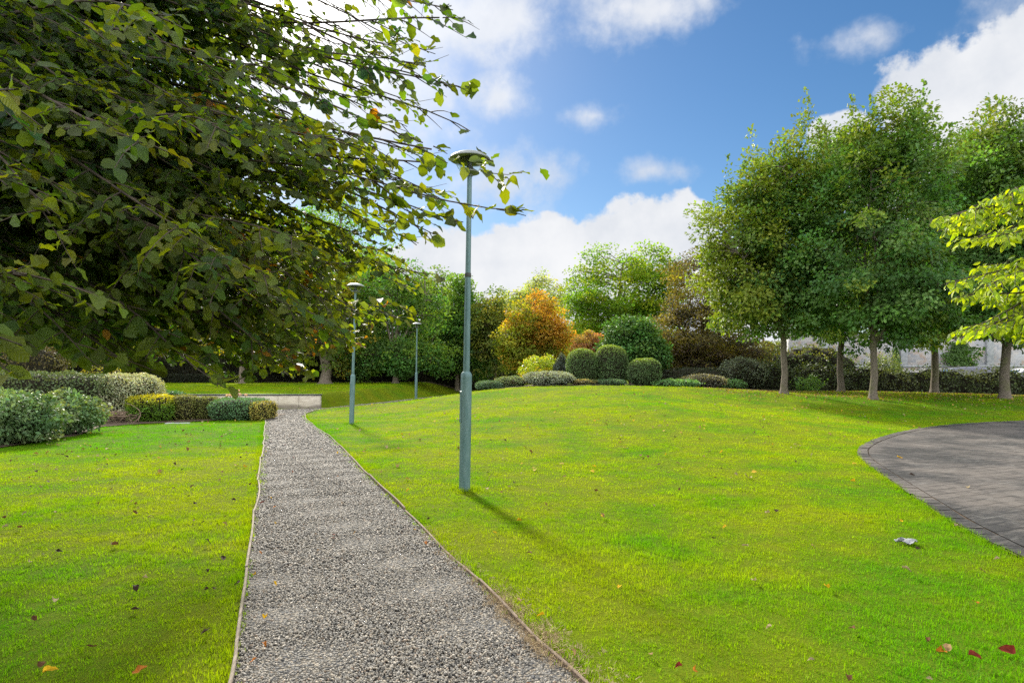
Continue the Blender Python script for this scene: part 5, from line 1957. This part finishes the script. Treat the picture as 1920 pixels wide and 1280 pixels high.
def overhang():
    foot = np.array([-5.3, 4.9, 0.0])
    root = empty('overhanging_beech', tuple(foot))
    tag(root, 'big beech at the left whose leafy boughs droop over the lawn and path', 'tree')
    mb = MB()
    mb.tube([(0, 0, -.3), (0, 0, .1), (.05, 0, 1.2), (.12, -.05, 3.0), (.15, 0, 5.0), (.2, .1, 7.2)], [.36, .28, .22, .19, .13, .05], 14)
    mb.build('trunk', M['bark_dark'], root)
    B = Boughs()
    tips = []
    # outer tips seen against the sky and lawn: photo position, distance
    for t in ((962, 58, 3.5), (850, 12, 3.9), (888, 152, 3.6), (880, 205, 3.7), (885, 245, 3.6), (940, 295, 3.3), (1025, 328, 2.95), (990, 400, 3.0), (950, 358, 3.2), (905, 400, 3.3),
              (850, 445, 3.4), (790, 460, 3.8), (835, 520, 4.2), (770, 545, 4.3), (805, 608, 4.6), (745, 600, 4.6), (690, 640, 4.8), (650, 655, 4.7), (585, 712, 4.9), (545, 705, 4.4), (430, 735, 2.6),
              (330, 690, 3.2), (295, 700, 2.7), (250, 690, 3.8), (185, 690, 2.6), (110, 670, 3.2), (30, 700, 1.75), (-40, 660, 1.7), (820, 80, 4.2), (800, 330, 4.0), (720, 380, 4.4), (760, 250, 4.2), (700, 90, 4.6), (830, 370, 3.6)):
        tips.append((*t, 1))
    # inner sprays filling the crown
    for gx in range(-220, 800, 72):
        for gy in range(-260, 700, 78):
            px = gx + rng.uniform(-40, 40); py = gy + rng.uniform(-40, 40)
            dmax = np.interp(px, [-200, 300, 500, 700, 820], [7.5, 8.0, 5.2, 4.6, 4.2])
            dmin = np.interp(px, [-200, 100, 400, 700], [2.0, 2.2, 2.8, 3.4])
            if py > 560 and px > 640:
                continue
            tips.append((px, py, rng.uniform(dmin, dmax), 0))
    for k in range(46):
        px = rng.uniform(60, 430); py = rng.uniform(380, 690)
        tips.append((px, py, rng.uniform(4.2, np.interp(px, [100, 450, 640], [8.4, 6.6, 5.4])), 0))
    for k in range(38):
        px = rng.uniform(420, 700); py = rng.uniform(430, 690 if px < 580 else 635)
        tips.append((px, py, rng.uniform(3.4, 4.9), 0))
    for k in range(34):
        px = rng.uniform(-40, 600); py = rng.uniform(40, 640)
        tips.append((px, py, rng.uniform(2.3, 3.9), 0))
    # high boughs on the far side of the crown; they shade the lawn at the viewer's left
    for k in range(32):
        gx, gy, tt = rng.uniform(-4.8, -1.9), rng.uniform(2.4, 4.9), rng.uniform(6.5, 9.8)
        q = (gx + SUN.x * tt, gy + SUN.y * tt, SUN.z * tt)
        tips.append((960 + q[0] / q[1] * F, HZ - (q[2] - EYE) / q[1] * F, q[1], 0))
    # sprays close to the viewer on the left
    for t in ((60, 130, 1.75), (20, 330, 1.8), (230, 260, 2.0), (330, 60, 2.0), (120, 420, 1.9), (330, 420, 2.2), (60, 560, 1.8), (400, 520, 2.4), (430, 300, 2.3), (560, 470, 2.6), (620, 250, 2.8)):
        tips.append((*t, 2))
    for (px, py, d, kind) in tips:
        tip = np.array(W3(px, py, d)) - foot
        h0 = np.clip(tip[2] + rng.uniform(.5, 1.6), .9, 6.6)
        start = np.array([.1, 0, h0])
        far = np.linalg.norm(tip - start)
        if kind == 1:
            B.bough(start, tip, .011, .098, .040, arch=.10, lat=.62, t0=.3, lat_gap=.12, sag=.12)
        else:
            B.bough(start, tip, .015, .066, .028, arch=.12, lat=.85, t0=.22, lat_gap=.13, sag=.18)
    P = np.concatenate(B.P); A = np.concatenate(B.A); Nn = np.concatenate(B.N); L = np.concatenate(B.L); ci = np.concatenate(B.ci)
    px, py, ok = in_poly_px(P + foot, OUT_POLY)
    px2, py2, ok2 = in_poly_px(P + A * L[:, None] * .5 + foot, OUT_POLY)
    vis = (P[:, 1] + foot[1]) > 0.9
    keep = ok & ok2 & vis
    thin = ((px - 628) / 85) ** 2 + ((py - 15) / 75) ** 2 < 1
    keep &= ~(thin & (rng.uniform(0, 1, len(P)) < .72))
    thin3 = (np.abs(px - 560) < 110) & (py < 380) & (P[:, 1] + foot[1] > 3.6)
    keep &= ~(thin3 & (rng.uniform(0, 1, len(P)) < .45))
    thin2 = (px > 600) & (py < 620)
    keep &= ~(thin2 & (rng.uniform(0, 1, len(P)) < np.clip((px - 560) / 420, 0, .45)))
    # twigs that would hide the lamp heads are missing on the real tree
    lampgap = ((px > 838) & (px < 900) & (py > 282) & (py < 330)) | ((px > 640) & (px < 690) & (py > 505) & (py < 560))
    keep &= ~(lampgap & (rng.uniform(0, 1, len(P)) < np.where(py < 400, .6, .95)))
    wd = P + foot
    keep &= ~((np.hypot(wd[:, 0], wd[:, 1]) < 1.25))
    P, A, Nn, L, ci, px, py = P[keep], A[keep], Nn[keep], L[keep], ci[keep], px[keep], py[keep]
    n = len(P)
    print('beech leaves', n)
    nb = ci.max() + 1
    # colour: dark green inside, backlit yellow put into the sunny far side, a few turning
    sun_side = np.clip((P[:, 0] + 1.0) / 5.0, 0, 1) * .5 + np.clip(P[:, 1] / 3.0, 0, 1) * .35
    sun_side = sun_side + .45 * np.clip((P[:, 0] - 2.6) / 2.0, 0, 1) * np.clip((3.2 - P[:, 2]) / 1.2, 0, 1)  # yellow of sun shining through, put into the colour of the low outer leaves
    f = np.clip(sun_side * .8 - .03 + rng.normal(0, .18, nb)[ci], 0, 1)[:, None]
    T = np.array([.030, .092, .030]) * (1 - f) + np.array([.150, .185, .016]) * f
    turn = rng.uniform(0, 1, nb)[ci] < .008
    low = (P[:, 2] < 2.2) & (P[:, 0] > 3.2)
    turn |= low & (rng.uniform(0, 1, n) < .05)
    turn &= np.hypot(P[:, 0] + foot[0], P[:, 1] + foot[1]) > 3.6
    T[turn] = np.array([.30, .15, .015]) * rng.uniform(.6, 1.1, (turn.sum(), 1))
    T = T * rng.uniform(.5, 1.4, (n, 1)) * (1 + rng.normal(0, .07, (n, 3)))
    T = np.clip(T, .004, .6)
    dd = np.hypot(P[:, 0] + foot[0], P[:, 1] + foot[1])
    near = dd < 4.6
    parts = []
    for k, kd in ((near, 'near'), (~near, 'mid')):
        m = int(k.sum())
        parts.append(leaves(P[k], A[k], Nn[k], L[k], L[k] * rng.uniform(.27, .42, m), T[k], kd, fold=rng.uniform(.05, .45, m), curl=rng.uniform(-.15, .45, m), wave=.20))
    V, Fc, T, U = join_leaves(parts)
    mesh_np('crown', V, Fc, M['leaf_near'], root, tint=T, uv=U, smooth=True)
    # wood; twigs beyond the outline have been cut back
    Vw = np.concatenate(B.mb.V)
    bx, by, okw = in_poly_px(Vw + foot, OUT_POLY)
    okw &= (bx < 300) | inside(OUT_POLY, bx + 9, by + 3)
    w = Vw + foot
    okw |= (w[:, 1] < .9)
    okw &= ~((bx > 842) & (bx < 905) & (by > 285) & (by < 345)) & ~((bx > 640) & (bx < 692) & (by > 505) & (by < 565))
    okw &= np.hypot(w[:, 0], w[:, 1]) > 1.1
    faces = []
    for f_ in B.mb.F:
        g_ = f_[okw[f_].all(1)]
        if len(g_):
            faces.append(g_)
    mesh_np('boughs', Vw, [np.concatenate(faces)], M['twig'], root, smooth=True)
    return n


overhang()


RIGHT_POLY = np.array([(1726, 408), (1760, 392), (1810, 385), (1850, 368), (1895, 352), (2600, 200), (2600, 760), (1955, 690), (1925, 655), (1875, 640), (1850, 628), (1800, 650), (1770, 640), (1790, 590), (1765, 545), (1762, 520), (1800, 505), (1815, 480),
                       (1780, 470), (1755, 440)])


def right_branch():
    foot = np.array([6.6, 5.0, 0.0])
    root = empty('yellow_cherry_tree', tuple(foot))
    tag(root, 'young tree reaching in from the right edge with bright yellow green drooping leaves', 'tree')
    mb = MB()
    mb.tube([(0, 0, -.3), (0, 0, .1), (-.05, 0, 1.2), (-.1, .05, 2.6), (-.05, .1, 4.2)], [.17, .12, .095, .075, .03], 12)
    mb.build('trunk', M['bark'], root)
    B = Boughs()
    for (px, py, d) in ((1730, 415, 4.7), (1765, 440, 4.9), (1815, 395, 4.8), (1850, 378, 5.1), (1895, 362, 4.7), (1800, 450, 5.3), (1850, 440, 4.6), (1880, 490, 4.8), (1772, 535, 4.8), (1800, 560, 5.1), (1785, 600, 5.0), (1835, 540, 4.6), (1880, 560, 5.2),
                        (1778, 640, 4.9), (1830, 620, 4.7), (1870, 630, 5.0), (1905, 600, 4.7), (1905, 420, 5.2), (1840, 500, 5.2), (1915, 660, 4.9), (1960, 500, 4.8), (2000, 600, 5.0), (1980, 400, 5.1), (2040, 300, 5.3), (1930, 540, 5.3), (1860, 410, 5.5)):
        tip = np.array(W3(px, py, d)) - foot
        start = np.array([-.08, .05, np.clip(tip[2] + rng.uniform(-.3, .5), .8, 3.9)])
        B.bough(start, tip, .016, .085, .030, arch=.16, lat=.5, t0=.25, lat_gap=.038, sag=.22)
    for k in range(34):      # the rest of the crown, all round the stem
        a_ = rng.uniform(0, 6.28); q = rng.uniform(.9, 2.1); zt = rng.uniform(1.7, 4.6)
        tip = np.array([q * math.cos(a_), q * math.sin(a_), zt])
        if (tip[0] + foot[0]) < .86 * (tip[1] + foot[1]):
            continue
        B.bough(np.array([-.08, .05, np.clip(zt + rng.uniform(-.4, .3), .9, 4.0)]), tip, .014, .085, .032, arch=.16, lat=.5, t0=.2, lat_gap=.07, sag=.22)
    P = np.concatenate(B.P); A = np.concatenate(B.A); Nn = np.concatenate(B.N); L = np.concatenate(B.L)
    A = norm(A + np.array([0, 0, -.35]))
    px, py, ok = in_poly_px(P + foot, RIGHT_POLY)
    ok &= in_poly_px(P + A * L[:, None] + foot, RIGHT_POLY)[2]
    ok |= px > 1965
    P, A, Nn, L = P[ok], A[ok], Nn[ok], L[ok]
    n = len(P)
    print('cherry leaves', n)
    f = np.clip(rng.normal(.7, .3, (n, 1)), 0, 1)
    T = np.array([.11, .25, .02]) * (1 - f) + np.array([.38, .47, .012]) * f
    T *= rng.uniform(.8, 1.2, (n, 1))
    V, Fc, T, U = leaves(P, A, Nn, L, L * rng.uniform(.2, .27, n), T, 'lance', fold=rng.uniform(.1, .5, n), curl=rng.uniform(0, .4, n))
    mesh_np('crown', V, Fc, M['leaf_bright'], root, tint=T, uv=U, smooth=True)
    Vw = np.concatenate(B.mb.V)
    okw = in_poly_px(Vw + foot, RIGHT_POLY)[2] | (Vw[:, 0] + foot[0] > .82 * (Vw[:, 1] + foot[1]))
    faces = [f_[okw[f_].all(1)] for f_ in B.mb.F]
    mesh_np('boughs', Vw, [np.concatenate([f for f in faces if len(f)])], M['twig'], root, smooth=True)


right_branch()


# ------------------------------------------------------------------ fallen leaves and litter
def solid_leaf_mat(name, c):
    m, g, out = mat_new(name)
    geo = g.node('ShaderNodeNewGeometry')
    n = g.noise(geo.outputs['Position'], 40, 4)
    col = g.mix(g.ramp(n, .3, .7), tuple(v * .65 for v in c), tuple(min(1, v * 1.2) for v in c))
    b = pbsdf(g, col, .8, .1)
    t = g.node('ShaderNodeBsdfTranslucent'); g.put(t.inputs['Color'], col)
    mx = g.node('ShaderNodeMixShader'); mx.inputs[0].default_value = .25
    g.put(mx.inputs[1], b.outputs[0]); g.put(mx.inputs[2], t.outputs[0])
    g.put(out.inputs['Surface'], mx.outputs[0])
    return m


LEAF_COL = {'brown': (.11, .055, .025), 'dark brown': (.045, .028, .020), 'yellow': (.56, .34, .015), 'orange': (.38, .13, .018), 'red': (.16, .025, .016), 'pale': (.29, .23, .13), 'tan': (.27, .17, .08)}
LEAF_MESH = {}
for cname, c in LEAF_COL.items():
    mt = solid_leaf_mat(cname.replace(' ', '_') + '_fallen_leaf', c)
    LEAF_MESH[cname] = []
    for k in range(4):
        P = np.array([[0, -.5, .05]]); A = np.array([[0, 1, 0.0]]); Nn = np.array([[rng.normal(0, .25), 0, 1.0]])
        V, Fc, T, U = leaves(P, A, Nn, 1.0, rng.uniform(.28, .42), np.array([[1, 1, 1.0]]), 'near', fold=rng.uniform(.3, 1.3), curl=rng.uniform(-.7, .7), wave=.35)
        V[:, 2] -= V[:, 2].min() - .02
        o = mesh_np('fallen_leaf', V, Fc, mt, smooth=True, link=False)
        LEAF_MESH[cname].append(o.data)


def fallen(x, y, s, cname, label, group=None, k=None, dz=.035):
    o = bpy.data.objects.new('fallen_leaf', LEAF_MESH[cname][int(rng.integers(4)) if k is None else k])
    o.location = (x, y, Hs(x, y) + dz)
    s = s * .56
    dz = dz * .6
    o.scale = (s, s, s)
    o.rotation_euler = (rng.normal(0, .22), rng.normal(0, .22), rng.uniform(0, 6.28))
    COL.objects.link(o)
    tag(o, label, 'leaf', group)
    return o


# the ones that stand out
for (px, py, s, c, lb) in (
    (1359, 996, .085, 'yellow', 'bright yellow fallen leaf in the middle of the right lawn'),
    (1161, 1112, .075, 'yellow', 'round yellow fallen leaf on the lawn nearer the gravel path'),
    (1828, 1141, .09, 'orange', 'orange fallen leaf near the right edge of the lawn'),
    (1414, 1097, .10, 'pale', 'pale folded fallen leaf standing up in the grass'),
    (1701, 1081, .12, 'pale', 'long pale fallen leaf lying below the grey scrap of plastic'),
    (1442, 1192, .08, 'pale', 'small pale fallen leaf lower down the right lawn'),
    (1397, 1032, .10, 'pale', 'whitish fallen leaf beside a dark curled one in the right lawn'),
    (1339, 1016, .09, 'dark brown', 'dark curled fallen leaf left of the whitish one'),
    (1886, 1234, .13, 'red', 'dark red fallen leaf at the bottom right corner'),
    (1830, 1250, .11, 'red', 'reddish brown fallen leaf just left of the dark red one'),
    (1738, 1211, .10, 'brown', 'brown fallen leaf on the lawn up and left of the corner leaves'),
    (1765, 1238, .10, 'orange', 'rusty orange fallen leaf beside the brown one at lower right'),
    (1302, 1272, .08, 'orange', 'orange fallen leaf at the bottom edge of the lawn'),
    (1273, 1265, .07, 'red', 'small red fallen leaf at the bottom edge of the lawn'),
    (1841, 1079, .09, 'tan', 'tan fallen leaf close to the paving on the right lawn'),
    (262, 1272, .13, 'orange', 'large orange fallen leaf at the bottom left of the lawn'),
    (98, 1275, .11, 'yellow', 'yellow fallen leaf at the bottom left corner'),
    (56, 901, .11, 'red', 'red fallen leaf alone on the far left lawn'),
    (203, 866, .10, 'orange', 'orange fallen leaf on the left lawn towards the bushes'),
    (912, 922, .12, 'pale', 'pale dry fallen leaf by the foot of the nearest lamp column'),
    (812, 957, .07, 'pale', 'whitish fallen leaf on the lawn between path and nearest lamp'),
    (765, 926, .10, 'yellow', 'yellow fallen leaf at the right hand edging boards'),
    (973, 1136, .09, 'tan', 'golden tan fallen leaf on the dead grass by the path edge'),
    (1688, 862, .16, 'yellow', 'yellow fallen leaf lying on the dark paving'),
    (1815, 917, .16, 'pale', 'pale fallen leaf lying on the dark paving near the right edge'),
    (1710, 893, .14, 'dark brown', 'dark brown fallen leaf lying on the paving near its rim'),
):
    x, y = flat(px, py)
    z = Hs(x, y)
    for _ in range(3):
        y = F * (EYE - z) / (py - HZ); x = (px - 960) / F * y; z = Hs(x, y)
    fallen(x, y, s, c, lb, dz=.022 if 'paving' in lb and 'lying' in lb else .035)

# the many that look alike
COUNT = 0
for (xl, xr, y0, y1, n, cols, zone_) in ((-9, -1.5, 3.0, 17, 120, ['brown', 'dark brown', 'brown', 'dark brown', 'tan', 'pale'], 'left lawn'),
                                         (-1, 7, 3.0, 18, 105, ['pale', 'tan', 'brown', 'dark brown', 'yellow'], 'right lawn')):
    k = 0
    while k < n:
        y = y0 + (y1 - y0) * rng.uniform(0, 1) ** 1.2; x = rng.uniform(xl, xr)
        if abs(x) > .82 * y:
            continue
        a = np.array([x]); b = np.array([y])
        if inside(PATH_POLY, a, b)[0] or inside(PAVE_POLY, a, b)[0] or any(inside(q, a, b)[0] for q in BED_POLYS):
            continue
        if zone_ == 'left lawn' and x > np.interp(y, PL[:, 1], PL[:, 0]) - .05 or zone_ == 'right lawn' and x < np.interp(y, PR[:, 1], PR[:, 0]) + .05:
            continue
        c = cols[int(rng.integers(len(cols)))]
        fallen(x, y, rng.uniform(.045, .095) * (1 + y / 40), c, 'small %s fallen leaf in the grass of the %s' % (c if c != 'pale' else 'pale dry', zone_), '%s leaves scattered on the %s' % (c, zone_), dz=.028)
        k += 1
k = 0
while k < 38:
    y = 2.9 + 12 * rng.uniform(0, 1) ** 1.3
    l_, r_ = np.interp(y, PL[:, 1], PL[:, 0]), np.interp(y, PR[:, 1], PR[:, 0])
    u = rng.uniform(.02, .14) if rng.uniform() < .55 else rng.uniform(.1, .97)
    c = ['red', 'orange', 'brown', 'yellow', 'tan'][int(rng.integers(5))]
    fallen(l_ + (r_ - l_) * u, y, rng.uniform(.045, .08), c, 'small %s fallen leaf on the gravel path' % c, '%s leaves on the gravel path' % c, dz=.012)
    k += 1

# countless specks farther off
nn_ = 6200
x = np.concatenate([rng.uniform(-12, 26, 2600), rng.uniform(8, 30, 3600)]); y = np.concatenate([rng.uniform(9, 36, 2600), rng.uniform(25.5, 36, 3600)])
k = (np.abs(x) < .85 * y) & ~inside(PATH_POLY, x, y) & ~inside(PAVE_POLY, x, y)
for q in BED_POLYS:
    k &= ~inside(q, x, y)
under = (x > 9) & (y > 22)
k &= (rng.uniform(0, 1, nn_) < np.where(under, 1, .38))
x, y = x[k], y[k]; n = len(x)
pc = proto_collection('leaf_specks', [mesh_np('leaf_speck', *leaves(np.array([[0, -.5, 0]]), np.array([[0, 1, 0.]]), np.array([[.1, 0, 1.]]), 1.0, .4, np.array([[1, 1, 1.]]), 'mid', fold=.4, curl=.25, wave=.2)[:2], leaf_mat('leaf_litter', .2, .8, .05, (1.1, 1.0, .7), instancer=True), link=False)])
cc = np.array([(.34, .24, .06), (.14, .08, .04), (.42, .28, .03), (.28, .23, .13), (.25, .16, .07)])
scatter('leaf_litter', np.stack([x, y, H(x, y) + .035], -1), np.stack([rng.normal(0, .35, n), rng.normal(0, .35, n), rng.uniform(0, 6.28, n)], -1), np.repeat(rng.uniform(.05, .09, (n, 1)), 3, 1), cc[rng.integers(0, 5, n)], np.zeros(n), pc)


def scrap():
    x, y = flat(1700, 1021)
    o = None
    n, m = 14, 8
    u, v = np.meshgrid(np.linspace(-.5, .5, n), np.linspace(-.5, .5, m))
    Z = .025 + .014 * np.sin(6 * u + 4 * v) + .010 * np.cos(9 * v - 5 * u) + rng.normal(0, .004, u.shape)
    X = u * .20 * (1 + .2 * np.sin(5 * v)); Y = v * .12 * (1.1 + .5 * np.sin(6 * u + 1))
    V = np.stack([X, Y, Z], -1).reshape(-1, 3)
    i = (np.arange(m - 1)[:, None] * n + np.arange(n - 1)[None]).ravel()
    Fq = np.stack([i, i + 1, i + n + 1, i + n], -1)
    o = mesh_np('plastic_scrap', V, [Fq], plain_mat('grey_plastic', (.02, .022, .026), (.30, .31, .33), 16, .5, .3, 0, .3, .01), smooth=False)
    sol = o.modifiers.new('thick', 'SOLIDIFY'); sol.thickness = .003
    o.location = (x, y, Hs(x, y) + .02)
    o.rotation_euler = (0, 0, -.25)
    o.scale = (.8, .8, .8)
    tag(o, 'crumpled grey and black scrap of plastic on the lawn beside the paving', 'litter')
    # flat pale slab at the edge of the left bed
    d = 19.8; xx = PX(333, d)
    mb = MB(); mb.box((-.36, -.05, -.03), (.36, .05, .03))
    s = mb.build('kerb_stone', M['cut_stone'], None, smooth=False, bevel=.01)
    s.location = (xx, d, Hs(xx, d)); s.rotation_euler = (0, 0, .12)
    tag(s, 'flat pale stone strip at the lawn edge below the olive clipped bushes', 'stone')


scrap()
